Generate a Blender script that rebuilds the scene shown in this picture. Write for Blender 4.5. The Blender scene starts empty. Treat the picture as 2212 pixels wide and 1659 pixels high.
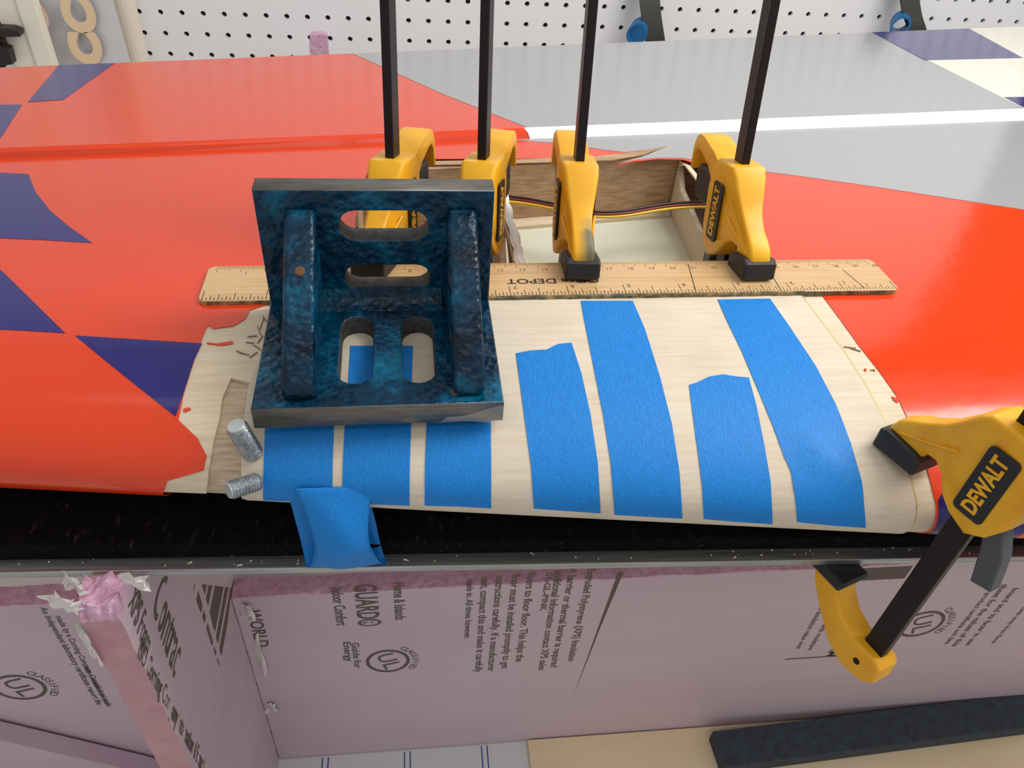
import bpy, bmesh, math, random
from math import sin, cos, pi, radians, atan2, sqrt
from mathutils import Vector, Matrix, Euler
random.seed(7)
S = 0.001                 # everything below is written in millimetres
ZO = 1330.0               # height of the ruler top above the workshop floor (mm)
scene = bpy.context.scene
col = scene.collection

# ------------------------------------------------------------------ camera
FPX, YAW, PITCH, ROLL = 1725.0, radians(9.2), radians(41.8), radians(5.0)
CF = Vector((sin(YAW)*cos(PITCH), cos(YAW)*cos(PITCH), -sin(PITCH)))
r0 = Vector((cos(YAW), -sin(YAW), 0)); u0 = r0.cross(CF)
CR = cos(ROLL)*r0 + sin(ROLL)*u0
CU = -sin(ROLL)*r0 + cos(ROLL)*u0
CC = Vector((0, 0, 199.75))
cd = bpy.data.cameras.new('camera'); cam = bpy.data.objects.new('camera', cd); col.objects.link(cam)
cd.sensor_width = 36; cd.lens = FPX/2212*36; cd.clip_start = 0.01; cd.clip_end = 50
M = Matrix((CR, CU, -CF)).transposed().to_4x4(); M.translation = Vector((CC.x, CC.y, CC.z+ZO))*S
cam.matrix_world = M
scene.camera = cam

# ------------------------------------------------------------------ world, lamps, exposure
w = bpy.data.worlds.new('world'); scene.world = w; w.use_nodes = True
bg = w.node_tree.nodes['Background']; bg.inputs[0].default_value = (1.0, 0.98, 0.955, 1); bg.inputs[1].default_value = 0.48
def lamp(name, loc, sx, sy, power, colr, rot=(0, 0, 0)):
    l = bpy.data.lights.new(name, 'AREA'); l.shape = 'RECTANGLE'; l.size = sx; l.size_y = sy; l.energy = power; l.color = colr
    o = bpy.data.objects.new(name, l); col.objects.link(o); o.location = loc; o.rotation_euler = rot; return o
lamp('bench_lamp', (0.55, 0.30, 1.83), 0.5, 0.30, 2.0, (1.0, 0.98, 0.94), (0, radians(45), 0))
lamp('ceiling_lamp', (0.72, 0.38, 2.13), 0.9, 0.40, 6.9, (1.0, 0.98, 0.95), (radians(4), radians(40), 0))
lamp('wall_fill', (0.15, 0.45, 2.25), 1.4, 0.25, 0.9, (1.0, 1.0, 0.98), (radians(58), 0, 0))  # added fill light, tilted to brighten the pegboard; not a real fixture
lamp('ceiling_lamp', (0.10, -0.75, 2.75), 1.2, 0.25, 2.8, (1.0, 0.97, 0.94), (radians(22), 0, 0))
scene.view_settings.view_transform = 'Standard'; scene.view_settings.look = 'None'
scene.view_settings.gamma = 1.0; scene.view_settings.use_curve_mapping = False
scene.view_settings.exposure = 0.0

# ------------------------------------------------------------------ pixel -> place helpers (photograph frame 2212 x 1659)
def ray(u, v): return CF + CR*((u-1106)/FPX) - CU*((v-829.5)/FPX)
def onz(u, v, z): r = ray(u, v); return CC + r*((z-CC.z)/r.z)
def ony(u, v, y): r = ray(u, v); return CC + r*((y-CC.y)/r.y)
def onx(u, v, x): r = ray(u, v); return CC + r*((x-CC.x)/r.x)

# ------------------------------------------------------------------ materials
MATS = {}
def mat(name, color, rough=0.5, metal=0.0, spec=0.5, coat=0.0):
    m = bpy.data.materials.new(name); m.use_nodes = True
    b = m.node_tree.nodes['Principled BSDF']
    b.inputs['Base Color'].default_value = (*color, 1); b.inputs['Roughness'].default_value = rough
    b.inputs['Metallic'].default_value = metal; b.inputs['Specular IOR Level'].default_value = spec
    b.inputs['Coat Weight'].default_value = coat; b.inputs['Coat Roughness'].default_value = 0.08
    MATS[name] = m; return m
def N(m, t, **k):
    n = m.node_tree.nodes.new(t)
    for a, b in k.items(): setattr(n, a, b)
    return n
def L(m, a, b): m.node_tree.links.new(a, b)
def coords(m, scale, kind='Object', rot=(0, 0, 0)):
    tc = N(m, 'ShaderNodeTexCoord'); mp = N(m, 'ShaderNodeMapping'); mp.inputs['Scale'].default_value = scale; mp.inputs['Rotation'].default_value = rot
    L(m, tc.outputs[kind], mp.inputs[0]); return mp.outputs[0]
def noise(m, vec, scale, detail=4, rough=0.55):
    n = N(m, 'ShaderNodeTexNoise'); n.inputs['Scale'].default_value = scale; n.inputs['Detail'].default_value = detail; n.inputs['Roughness'].default_value = rough
    L(m, vec, n.inputs['Vector']); return n.outputs['Fac']
def ramp(m, fac, stops):
    r = N(m, 'ShaderNodeValToRGB'); e = r.color_ramp.elements
    while len(e) < len(stops): e.new(0.5)
    for el, (p, c) in zip(e, stops): el.position = p; el.color = (*c, 1)
    L(m, fac, r.inputs[0]); return r.outputs[0]
def basecol(m, out): L(m, out, m.node_tree.nodes['Principled BSDF'].inputs['Base Color'])
def bump(m, h, strength, dist=0.001):
    b = N(m, 'ShaderNodeBump'); b.inputs['Strength'].default_value = strength; b.inputs['Distance'].default_value = dist
    L(m, h, b.inputs['Height']); L(m, b.outputs[0], m.node_tree.nodes['Principled BSDF'].inputs['Normal'])
def sc(*c): return tuple(((x/255)/12.92 if x/255 <= .04045 else ((x/255+.055)/1.055)**2.4) for x in c)

def film(name, c):
    m = mat(name, sc(*c), 0.15, 0, 0.55, 0.0)
    f = noise(m, coords(m, (14, 14, 14)), 3.0, 3)
    bump(m, f, 0.05, 0.004)
    return m
film('film_red', (226, 66, 26)); film('film_grey', (160, 162, 164)); film('film_blue', (36, 30, 112))
film('film_cream', (238, 234, 216)); film('film_white', (248, 249, 252))

def balsa(name, light, dark, sx=4):
    m = mat(name, light, 0.75, 0, 0.25)
    v = coords(m, (sx, 90, 90))
    f = noise(m, v, 6.0, 5, 0.65); f2 = noise(m, coords(m, (9, 9, 9)), 4, 2)
    c1 = ramp(m, f, [(0.30, dark), (0.62, light)])
    mx = N(m, 'ShaderNodeMixRGB', blend_type='MULTIPLY'); mx.inputs[0].default_value = 0.35
    c2 = ramp(m, f2, [(0.35, (0.80, 0.74, 0.68)), (0.65, (1, 1, 1))])
    L(m, c1, mx.inputs[1]); L(m, c2, mx.inputs[2]); basecol(m, mx.outputs[0]); bump(m, f, 0.15, 0.0006)
    return m
balsa('balsa_new', sc(224, 213, 194), sc(214, 199, 178))
balsa('balsa_old', sc(228, 214, 190), sc(212, 194, 166))
balsa('balsa_rough', sc(214, 196, 172), sc(178, 154, 126), 10)
balsa('balsa_brown', sc(196, 166, 134), sc(160, 126, 96))
mat('glue', sc(196, 184, 132), 0.5); mat('sheet_inner', sc(216, 216, 196), 0.6)
m = mat('tape_blue', sc(24, 118, 206), 0.55, 0, 0.35)
f = noise(m, coords(m, (420, 90, 420)), 3, 3); basecol(m, ramp(m, f, [(0.3, sc(8, 118, 200)), (0.7, sc(16, 134, 220))])); bump(m, f, 0.25, 0.0006)
m = mat('hammer_blue', sc(14, 70, 112), 0.22, 0.0, 0.3, 0.0)
vo = N(m, 'ShaderNodeTexVoronoi'); vo.inputs['Scale'].default_value = 330; nz = noise(m, coords(m, (1, 1, 1)), 170, 5, 0.7)
L(m, coords(m, (1, 1, 1)), vo.inputs['Vector'])
mm = N(m, 'ShaderNodeMath', operation='MULTIPLY'); L(m, vo.outputs['Distance'], mm.inputs[0]); L(m, nz, mm.inputs[1])
n3 = noise(m, coords(m, (1, 1, 1)), 38, 6, 0.75)
basecol(m, ramp(m, n3, [(0.34, sc(1, 20, 36)), (0.50, sc(1, 50, 76)), (0.68, sc(4, 106, 140))])); bump(m, mm.outputs[0], 0.55, 0.002)
m = mat('iron_machined', sc(104, 104, 106), 0.42, 0.75, 0.5)
f = noise(m, coords(m, (20, 300, 300)), 4, 4); basecol(m, ramp(m, f, [(0.3, sc(100, 97, 92)), (0.7, sc(132, 128, 120))])); bump(m, f, 0.1, 0.0005)
m = mat('iron_cast', sc(74, 76, 76), 0.7, 0.3)
f = noise(m, coords(m, (1, 1, 1)), 300, 5); basecol(m, ramp(m, f, [(0.3, sc(52, 54, 54)), (0.7, sc(92, 92, 90))]))
mat('rust', sc(112, 74, 52), 0.85)
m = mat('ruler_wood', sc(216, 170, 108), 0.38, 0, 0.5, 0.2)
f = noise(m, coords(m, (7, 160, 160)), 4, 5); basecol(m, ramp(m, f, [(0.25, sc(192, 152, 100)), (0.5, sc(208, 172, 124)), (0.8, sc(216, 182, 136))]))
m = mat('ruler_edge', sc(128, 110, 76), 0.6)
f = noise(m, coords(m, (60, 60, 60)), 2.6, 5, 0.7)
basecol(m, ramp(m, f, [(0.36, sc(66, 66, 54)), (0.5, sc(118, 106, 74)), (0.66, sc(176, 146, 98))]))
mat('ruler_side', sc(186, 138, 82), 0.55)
mat('ink', sc(58, 44, 36), 0.7); mat('ink_faint', sc(128, 96, 66), 0.7); mat('pencil', sc(132, 112, 88), 0.8)
m = mat('plastic_yellow', sc(244, 178, 28), 0.42, 0, 0.45)
f = noise(m, coords(m, (1, 1, 1)), 55, 4); basecol(m, ramp(m, f, [(0.28, sc(232, 160, 22)), (0.5, sc(245, 180, 28)), (0.8, sc(248, 188, 40))]))
m = mat('plastic_dirty', sc(244, 178, 28), 0.45)      # the same yellow with a grey glue stain on the lower arm
tc = N(m, 'ShaderNodeTexCoord'); sx = N(m, 'ShaderNodeSeparateXYZ'); L(m, tc.outputs['Object'], sx.inputs[0])
nn = noise(m, coords(m, (1, 1, 1)), 160, 4); ad = N(m, 'ShaderNodeMath', operation='MULTIPLY_ADD'); ad.inputs[1].default_value = 0.016; L(m, nn, ad.inputs[0]); L(m, sx.outputs['X'], ad.inputs[2])
mr = N(m, 'ShaderNodeMapRange'); mr.inputs[1].default_value = 0.030; mr.inputs[2].default_value = 0.038; L(m, ad.outputs[0], mr.inputs[0])
ms = N(m, 'ShaderNodeMapRange'); ms.inputs[1].default_value = -0.003; ms.inputs[2].default_value = 0.002; L(m, sx.outputs['Y'], ms.inputs[0])
mu = N(m, 'ShaderNodeMath', operation='MULTIPLY'); L(m, mr.outputs[0], mu.inputs[0]); L(m, ms.outputs[0], mu.inputs[1])
basecol(m, ramp(m, mu.outputs[0], [(0.0, sc(244, 178, 28)), (0.5, sc(190, 150, 48)), (1.0, sc(108, 98, 66))]))
mat('plastic_black', sc(30, 28, 30), 0.5); mat('plastic_grey', sc(74, 78, 82), 0.5)
m = mat('bar_steel', sc(38, 32, 32), 0.42, 0.55)
mat('hole_dark', sc(12, 10, 10), 0.9)
m = mat('aluminium', sc(176, 178, 180), 0.34, 0.85)
f = noise(m, coords(m, (6, 300, 300)), 3, 4); basecol(m, ramp(m, f, [(0.3, sc(140, 142, 144)), (0.7, sc(196, 198, 200))])); bump(m, f, 0.08, 0.0005)
m = mat('foam_black', sc(16, 14, 14), 0.95, 0, 0.1)
f = noise(m, coords(m, (1, 1, 1)), 900, 2); f2 = noise(m, coords(m, (1, 0.35, 1)), 420, 2)
basecol(m, ramp(m, f2, [(0.55, sc(15, 13, 13)), (0.70, sc(30, 28, 27)), (0.80, sc(84, 78, 70))])); bump(m, f, 0.9, 0.002)
m = mat('foam_pink', sc(206, 170, 188), 0.42, 0, 0.35)
f = noise(m, coords(m, (2, 2, 7)), 2.0, 3); basecol(m, ramp(m, f, [(0.3, sc(200, 178, 192)), (0.7, sc(207, 190, 199))]))
m = mat('foam_cut', sc(222, 178, 202), 0.85)
f = noise(m, coords(m, (1, 1, 1)), 240, 5); basecol(m, ramp(m, f, [(0.3, sc(204, 152, 184)), (0.7, sc(228, 188, 210))])); bump(m, f, 0.8, 0.003)
m = mat('foam_edge', sc(222, 172, 180), 0.8)
f = noise(m, coords(m, (1, 1, 1)), 90, 4); basecol(m, ramp(m, f, [(0.3, sc(188, 140, 150)), (0.7, sc(200, 154, 160))])); bump(m, f, 0.3, 0.002)
mat('ink_grey', sc(98, 86, 84), 0.7); mat('torn_film', sc(222, 216, 214), 0.4)
mat('pegboard', sc(246, 247, 249), 0.45, 0, 0.4); mat('peg_backing', sc(40, 34, 32), 0.9)
m = mat('bench', sc(214, 212, 206), 0.6)
m = mat('paper', sc(224, 228, 230), 0.7); mat('blue_line', sc(72, 84, 168), 0.7)
m = mat('board_tan', sc(222, 194, 150), 0.7)
f = noise(m, coords(m, (5, 30, 5)), 3, 4); basecol(m, ramp(m, f, [(0.3, sc(244, 222, 180)), (0.7, sc(250, 232, 196))]))
m = mat('bar_black', sc(40, 44, 50), 0.75)
f = noise(m, coords(m, (60, 60, 60)), 3, 4); basecol(m, ramp(m, f, [(0.35, sc(48, 56, 62)), (0.7, sc(62, 74, 92))]))
m = mat('stud_steel', sc(150, 156, 160), 0.4, 0.8)
f = noise(m, coords(m, (1, 1, 1)), 500, 3); bump(m, f, 0.35, 0.001)
basecol(m, ramp(m, f, [(0.3, sc(118, 126, 134)), (0.7, sc(178, 184, 186))]))
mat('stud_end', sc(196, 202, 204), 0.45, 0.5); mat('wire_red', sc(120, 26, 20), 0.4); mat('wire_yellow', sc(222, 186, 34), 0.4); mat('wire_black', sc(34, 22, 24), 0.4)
mat('paper_white', sc(236, 230, 224), 0.6); mat('cream_board', sc(246, 240, 224), 0.55); mat('card_tan', sc(232, 220, 202), 0.7)
mat('letter_paper', sc(222, 220, 222), 0.6); mat('letter_tan', sc(240, 212, 172), 0.7); mat('letter_shadow', sc(170, 164, 172), 0.7)
mat('hook_black', sc(52, 52, 48), 0.6); mat('hook_blue', sc(28, 108, 168), 0.4); mat('bracket_black', sc(34, 30, 30), 0.5)
mat('floor_grey', sc(120, 118, 114), 0.7)
m = mat('tape_clear', (0.9, 0.9, 0.88), 0.12); b = m.node_tree.nodes['Principled BSDF']; b.inputs['Transmission Weight'].default_value = 0.0; b.inputs['Alpha'].default_value = 0.16

# ------------------------------------------------------------------ object helpers
def V3(p): return (p[0]*S, p[1]*S, p[2]*S)
def link(name, me, mats, parent=None, loc=None):
    o = bpy.data.objects.new(name, me); col.objects.link(o)
    if isinstance(mats, str): mats = [mats]
    if len(me.materials) == 0:
        for k in mats: me.materials.append(MATS[k])
    if parent is not None: o.parent = parent
    elif loc is None: o.location = (0, 0, ZO*S)
    return o
def tag(o, label, cat, group=None, kind=None):
    if label: o['label'] = label
    if cat: o['category'] = cat
    if group: o['group'] = group
    if kind: o['kind'] = kind
    return o
def empty(name, label, cat, mat4=None, group=None):
    """an Empty at a thing's base; mat4 in millimetres above the common origin"""
    o = bpy.data.objects.new(name, None); col.objects.link(o); o.empty_display_size = 0.02
    m4 = mat4.copy() if mat4 is not None else Matrix.Identity(4)
    m4.translation = Vector((m4.translation.x, m4.translation.y, m4.translation.z+ZO))*S
    o.matrix_world = m4
    return tag(o, label, cat, group)
def pyd(verts, faces, smooth=False):
    me = bpy.data.meshes.new('m'); me.from_pydata([V3(v) for v in verts], [], faces); me.update()
    if smooth:
        for p in me.polygons: p.use_smooth = True
    return me
def fixn(me):
    bm = bmesh.new(); bm.from_mesh(me); bmesh.ops.recalc_face_normals(bm, faces=bm.faces[:]); bm.to_mesh(me); bm.free(); return me
def box(x0, x1, y0, y1, z0, z1, bev=0.0, seg=2, jit=0.0, cuts=0):
    bm = bmesh.new(); bmesh.ops.create_cube(bm, size=1)
    for v in bm.verts: v.co = Vector(((x0+x1)/2+v.co.x*(x1-x0), (y0+y1)/2+v.co.y*(y1-y0), (z0+z1)/2+v.co.z*(z1-z0)))
    if cuts: bmesh.ops.subdivide_edges(bm, edges=bm.edges[:], cuts=cuts, use_grid_fill=True)
    if jit:
        for v in bm.verts: v.co += Vector((random.uniform(-jit, jit), random.uniform(-jit, jit), random.uniform(-jit, jit)))
    if bev: bmesh.ops.bevel(bm, geom=bm.edges[:], offset=bev, segments=seg, affect='EDGES', profile=0.5)
    for v in bm.verts: v.co *= S
    me = bpy.data.meshes.new('m'); bm.to_mesh(me); bm.free(); return me
def prism(poly, y0, y1, bev=0.0, seg=2, hw=None, axis='y', smooth=False):
    """outline in (x,z) extruded along y (axis y), or (x,y) along z (axis z), or (y,z) along x (axis x); hw(x,z) scales the half width"""
    bm = bmesh.new(); a = []; b = []
    for (p, q) in poly:
        k = hw(p, q) if hw else 1.0
        ya, yb = y0*k, y1*k
        if axis == 'y': a.append(bm.verts.new((p, ya, q))); b.append(bm.verts.new((p, yb, q)))
        elif axis == 'z': a.append(bm.verts.new((p, q, ya))); b.append(bm.verts.new((p, q, yb)))
        else: a.append(bm.verts.new((ya, p, q))); b.append(bm.verts.new((yb, p, q)))
    n = len(poly); fa = bm.faces.new(a); fb = bm.faces.new(b[::-1])
    for i in range(n): bm.faces.new((a[i], b[i], b[(i+1) % n], a[(i+1) % n]))
    bmesh.ops.recalc_face_normals(bm, faces=bm.faces[:])
    if bev:
        es = list(set(fa.edges[:]+fb.edges[:]))
        bmesh.ops.bevel(bm, geom=es, offset=bev, segments=seg, affect='EDGES', profile=0.5, clamp_overlap=True)
    for v in bm.verts: v.co *= S
    me = bpy.data.meshes.new('m'); bm.to_mesh(me); bm.free()
    if smooth:
        for p in me.polygons: p.use_smooth = True
    return me
def cyl(p0, p1, r0_, r1_=None, n=20, caps=True, bev=0.0):
    r1_ = r0_ if r1_ is None else r1_
    p0 = Vector(p0); p1 = Vector(p1); d = (p1-p0).normalized(); a = d.orthogonal().normalized(); b_ = d.cross(a)
    rings = [(p0, r0_), (p1, r1_)] if not bev else [(p0, r0_-bev), (p0+d*bev, r0_), (p1-d*bev, r1_), (p1, r1_-bev)]
    vs = []; fs = []
    for (c, r) in rings:
        for i in range(n): t = 2*pi*i/n; vs.append(c+a*cos(t)*r+b_*sin(t)*r)
    for k in range(len(rings)-1):
        for i in range(n): j = (i+1) % n; fs.append((k*n+i, k*n+j, (k+1)*n+j, (k+1)*n+i))
    if caps: fs.append(tuple(range(n))[::-1]); fs.append(tuple(range((len(rings)-1)*n, len(rings)*n)))
    return pyd(vs, fs)
def holed(outer, holes, depth, bev=0.0):
    """flat plate with holes in XY, thickness depth centred on z=0, as a mesh (mm in, metres out)"""
    cu = bpy.data.curves.new('c', 'CURVE'); cu.dimensions = '2D'; cu.fill_mode = 'BOTH'; cu.extrude = depth/2*S - bev*S; cu.bevel_depth = bev*S; cu.bevel_resolution = 1
    if bev: cu.offset = -bev*S
    for lp in [outer]+holes:
        sp = cu.splines.new('POLY'); sp.points.add(len(lp)-1); sp.use_cyclic_u = True
        for p, q in zip(sp.points, lp): p.co = (q[0]*S, q[1]*S, 0, 1)
    o = bpy.data.objects.new('c', cu); me = bpy.data.meshes.new_from_object(o); bpy.data.objects.remove(o); bpy.data.curves.remove(cu)
    return me
def textmesh(s, size, ext=0.04, align='CENTER', bold=0.0, width=1.0, shear=0.0):
    cu = bpy.data.curves.new('t', 'FONT'); cu.body = s; cu.size = size*S; cu.extrude = ext*S; cu.align_x = align; cu.align_y = 'CENTER'; cu.offset = bold*S; cu.shear = shear
    cu.resolution_u = 3 if size < 30 else 8; cu.space_line = 1.0
    o = bpy.data.objects.new('t', cu); me = bpy.data.meshes.new_from_object(o); bpy.data.objects.remove(o); bpy.data.curves.remove(cu)
    if width != 1.0:
        for v in me.vertices: v.co.x *= width
    return me
def smooth_by(me, deg):
    for p in me.polygons: p.use_smooth = True
    me.set_sharp_from_angle(angle=radians(deg)); return me
def joinme(items):
    """items: list of (mesh, Matrix in metres) -> one mesh"""
    bm = bmesh.new()
    for me, mx in items:
        t = me.copy(); t.transform(mx); bm.from_mesh(t); bpy.data.meshes.remove(t)
    me = bpy.data.meshes.new('m'); bm.to_mesh(me); bm.free(); return me
def TR(x, y, z, rx=0, ry=0, rz=0): return Matrix.Translation(Vector((x, y, z))*S) @ Euler((rx, ry, rz)).to_matrix().to_4x4()
def tube(pts, r, n=8, res=4):
    cu = bpy.data.curves.new('c', 'CURVE'); cu.dimensions = '3D'; cu.bevel_depth = r*S; cu.bevel_resolution = n//4; cu.resolution_u = 6; cu.use_fill_caps = True
    sp = cu.splines.new('NURBS'); sp.points.add(len(pts)-1); sp.use_endpoint_u = True; sp.order_u = 3
    for p, q in zip(sp.points, pts): p.co = (q[0]*S, q[1]*S, q[2]*S, 1)
    o = bpy.data.objects.new('c', cu); me = bpy.data.meshes.new_from_object(o); bpy.data.objects.remove(o); bpy.data.curves.remove(cu)
    for p in me.polygons: p.use_smooth = True
    return me
def capsule(cx, cy, lx, ly, n=8):
    """obround outline"""
    r = min(lx, ly)/2; pts = []
    if lx >= ly:
        for i in range(n+1): t = -pi/2+pi*i/n; pts.append((cx+lx/2-r+r*cos(t), cy+r*sin(t)))
        for i in range(n+1): t = pi/2+pi*i/n; pts.append((cx-lx/2+r+r*cos(t), cy+r*sin(t)))
    else:
        for i in range(n+1): t = pi*i/n; pts.append((cx+r*cos(t), cy+ly/2-r+r*sin(t)))
        for i in range(n+1): t = pi+pi*i/n; pts.append((cx+r*cos(t), cy-ly/2+r+r*sin(t)))
    return pts
def rrect(x0, x1, y0, y1, r, n=4):
    pts = []
    for (cx, cy, a) in ((x1-r, y0+r, -pi/2), (x1-r, y1-r, 0), (x0+r, y1-r, pi/2), (x0+r, y0+r, pi)):
        for i in range(n+1): t = a+pi/2*i/n; pts.append((cx+r*cos(t), cy+r*sin(t)))
    return pts

# ================================================================== THE SETTING
BZ = -430.0   # bench top
WY = 1080.0   # pegboard face
me = box(-900, 1400, -700, 2200, -ZO-20, -ZO); tag(link('floor', me, 'floor_grey'), 'grey concrete workshop floor below the bench', 'floor', kind='structure')
# pegboard: a sheet with real holes one inch apart
def pegboard():
    p = 25.4; h0 = ony(300, 25, WY)
    nx0, nx1, nz0, nz1 = -28, 48, -12, 46; rh = 3.4; n = 10; d = 5.0
    vs = []; fs = []
    for i in range(nx0, nx1):
        for k in range(nz0, nz1):
            cx = h0.x+i*p-0.6*k; cz = h0.z+k*p; b0 = len(vs); hp = p/2
            sq = [(hp, 0), (hp, hp), (0, hp), (-hp, hp), (-hp, 0), (-hp, -hp), (0, -hp), (hp, -hp)]
            sk = -0.6/p
            for (a, b_) in sq: vs.append((cx+a+sk*b_, WY, cz+b_))
            for j in range(8): t = 2*pi*j/8; vs.append((cx+rh*cos(t), WY, cz+rh*sin(t)))
            for j in range(8): t = 2*pi*j/8; vs.append((cx+rh*cos(t), WY+d, cz+rh*sin(t)))
            for j in range(8):
                q = (j+1) % 8
                fs.append((b0+j, b0+8+j, b0+8+q, b0+q)); fs.append((b0+8+j, b0+16+j, b0+16+q, b0+8+q))
    return pyd(vs, fs)
wb = link('wall_back', pegboard(), 'pegboard'); tag(wb, 'white pegboard wall with rows of round holes', 'wall', kind='structure')
pb = link('backing', box(-1200, 1500, WY+6, WY+40, -ZO, 1040), 'peg_backing', wb)

# ================================================================== WORKBENCH AND THINGS ON IT
wbn = empty('workbench', 'pale workbench top beneath the pink foam jig', 'workbench', Matrix.Translation((0, 400, BZ)))
def under(o, parent):   # keep a mesh written in common coordinates when its parent Empty is moved
    o.parent = parent; o.matrix_parent_inverse = Matrix.Translation(-Vector(parent.location)) @ Matrix.Translation((0, 0, ZO*S)); o.location = (0, 0, 0); return o
under(link('worktop', box(-700, 900, -60, 1060, BZ-40, BZ), 'bench', loc=0), wbn)
for lx in (-640, 840):
    for ly in (0, 1000): under(link('leg', box(lx-40, lx+40, ly-40, ly+40, -ZO, BZ-40), 'bench', loc=0), wbn)
# lined paper and tan board lying on the bench
pl, pr = onz(640, 1620, BZ), onz(1135, 1600, BZ)
ps = empty('lined_paper', 'white paper sheet ruled with pairs of thin blue lines', 'paper', Matrix.Translation((0, 240, BZ)))
under(link('sheet', box(-180, pr.x, 60, 274, BZ, BZ+0.6), 'paper', loc=0), ps)
for (u, dz) in ((703, 0), (880, 0), (1048, 0), (520, 0)):
    for k in (-1, 1):
        a = onz(u, 1640, BZ+0.6)
        under(link('ruled_line', box(a.x+k*2.2-.5, a.x+k*2.2+.5, 62, 273, BZ+0.6, BZ+0.66), 'blue_line', loc=0), ps)
tag(link('tan_board', box(pr.x+1.5, 640, 40, 274, BZ, BZ+3.2, 0.5), 'board_tan'), 'tan fibreboard sheet lying on the bench under the black bar', 'board')
# black sanding bar, slightly turned
bt = BZ+3.2
A = onz(1540, 1580, bt+14); B = onz(2212, 1497, bt+14)
ang = atan2(B.y-A.y, B.x-A.x)
mx = Matrix.Translation((A.x, A.y, bt)) @ Matrix.Rotation(ang, 4, 'Z')
e = empty('black_bar', 'long black rectangular bar lying on the tan board', 'bar', mx)
link('body', prism([(0, 0), (-27, 0), (-28, 1.5), (-28, 12.5), (-27, 14), (0, 14)], 0, 330, axis='x'), 'bar_black', e)

# ================================================================== PINK FOAM JIG
RX1, RX0 = -109.6, -123.6      # cross rib
SY = 275.0                     # spine front face
SZ = -212.0
def foam_panel(name, x0, x1, y0, y1, z0, z1, label):
    e = empty(name, label, 'foam board', Matrix.Translation(((x0+x1)/2, (y0+y1)/2, z0)))
    o = under(link('body', box(x0, x1, y0, y1, z0, z1-1.2), 'foam_pink', loc=0), e)
    # rough sawn top edge
    n = 60; vs = []; fs = []
    for i in range(n+1):
        x = x0+(x1-x0)*i/n
        vs += [(x, y0, z1-1.2), (x, y0+random.uniform(.1, .8), z1+random.uniform(-1.2, .2)), (x, (y0+y1)/2, z1+random.uniform(-.8, .8)), (x, y1, z1+random.uniform(-1, .2))]
    for i in range(n):
        for k in range(3): a = i*4+k; fs.append((a, a+4, a+5, a+1))
    under(link('cut_edge', fixn(pyd(vs, fs)), 'foam_cut', loc=0), e)
    return e
spR = foam_panel('foam_board', RX1+.5, 560, SY, SY+13, BZ, SZ, 'long pink foam board with printed paragraphs, right of the cross rib')
spL = foam_panel('foam_board', -420, RX0-.5, SY, SY+13, BZ, SZ+3, 'pink foam board left of the cross rib with a round printed mark')
# leaning offcut at lower left
me = prism([(-420, -262), (-277, -338), (-200, -405), (-176, BZ), (-420, BZ)], SY-14, SY-1.5, 0.6)
o = link('foam_offcut', me, 'foam_pink'); tag(o, 'pink foam offcut leaning in the lower left corner, slanted top edge', 'foam offcut')
# cross rib standing towards the camera
rib = empty('foam_rib', 'upright pink foam cross rib with torn top, end towards the viewer', 'foam board', Matrix.Translation(((RX0+RX1)/2, 300, BZ)))
yf = 173.0
def ribbody():
    bm = bmesh.new(); n = 70
    prof = []
    for i in range(n+1):
        z = BZ+(-66-BZ)*i/n
        prof.append([(RX0+random.uniform(-.3, .3), yf+random.uniform(-.5, .5), z), (RX0+5, yf+random.uniform(-.3, .3), z), (RX1-5, yf+random.uniform(-.3, .3), z), (RX1+random.uniform(-.3, .3), yf+random.uniform(-.5, .5), z)])
    g = [[bm.verts.new(p) for p in r] for r in prof]
    for i in range(n):
        for k in range(3): f = bm.faces.new((g[i][k], g[i][k+1], g[i+1][k+1], g[i+1][k])); f.material_index = 1
    bl = [bm.verts.new((RX0, 470, BZ)), bm.verts.new((RX1, 470, BZ)), bm.verts.new((RX0, 470, -68)), bm.verts.new((RX1, 470, -68))]
    for i in range(n):
        pass
    # side faces as fans of quads to the back edge
    L0 = [bm.verts.new((RX0, 470, BZ+(-68-BZ)*i/n)) for i in range(n+1)]; L1 = [bm.verts.new((RX1, 470, BZ+(-68-BZ)*i/n)) for i in range(n+1)]
    for i in range(n):
        bm.faces.new((g[i][0], g[i+1][0], L0[i+1], L0[i])); bm.faces.new((g[i][3], L1[i], L1[i+1], g[i+1][3])); bm.faces.new((L0[i], L0[i+1], L1[i+1], L1[i]))
    f = bm.faces.new((g[n][0], g[n][1], g[n][2], g[n][3], L1[n], L0[n])); f.material_index = 1
    for v in bl: bm.verts.remove(v)
    bmesh.ops.recalc_face_normals(bm, faces=bm.faces[:])
    for v in bm.verts: v.co *= S
    me = bpy.data.meshes.new('m'); bm.to_mesh(me); bm.free(); return me
o = link('body', ribbody(), ['foam_pink', 'foam_edge'], loc=0); under(o, rib)
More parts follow.
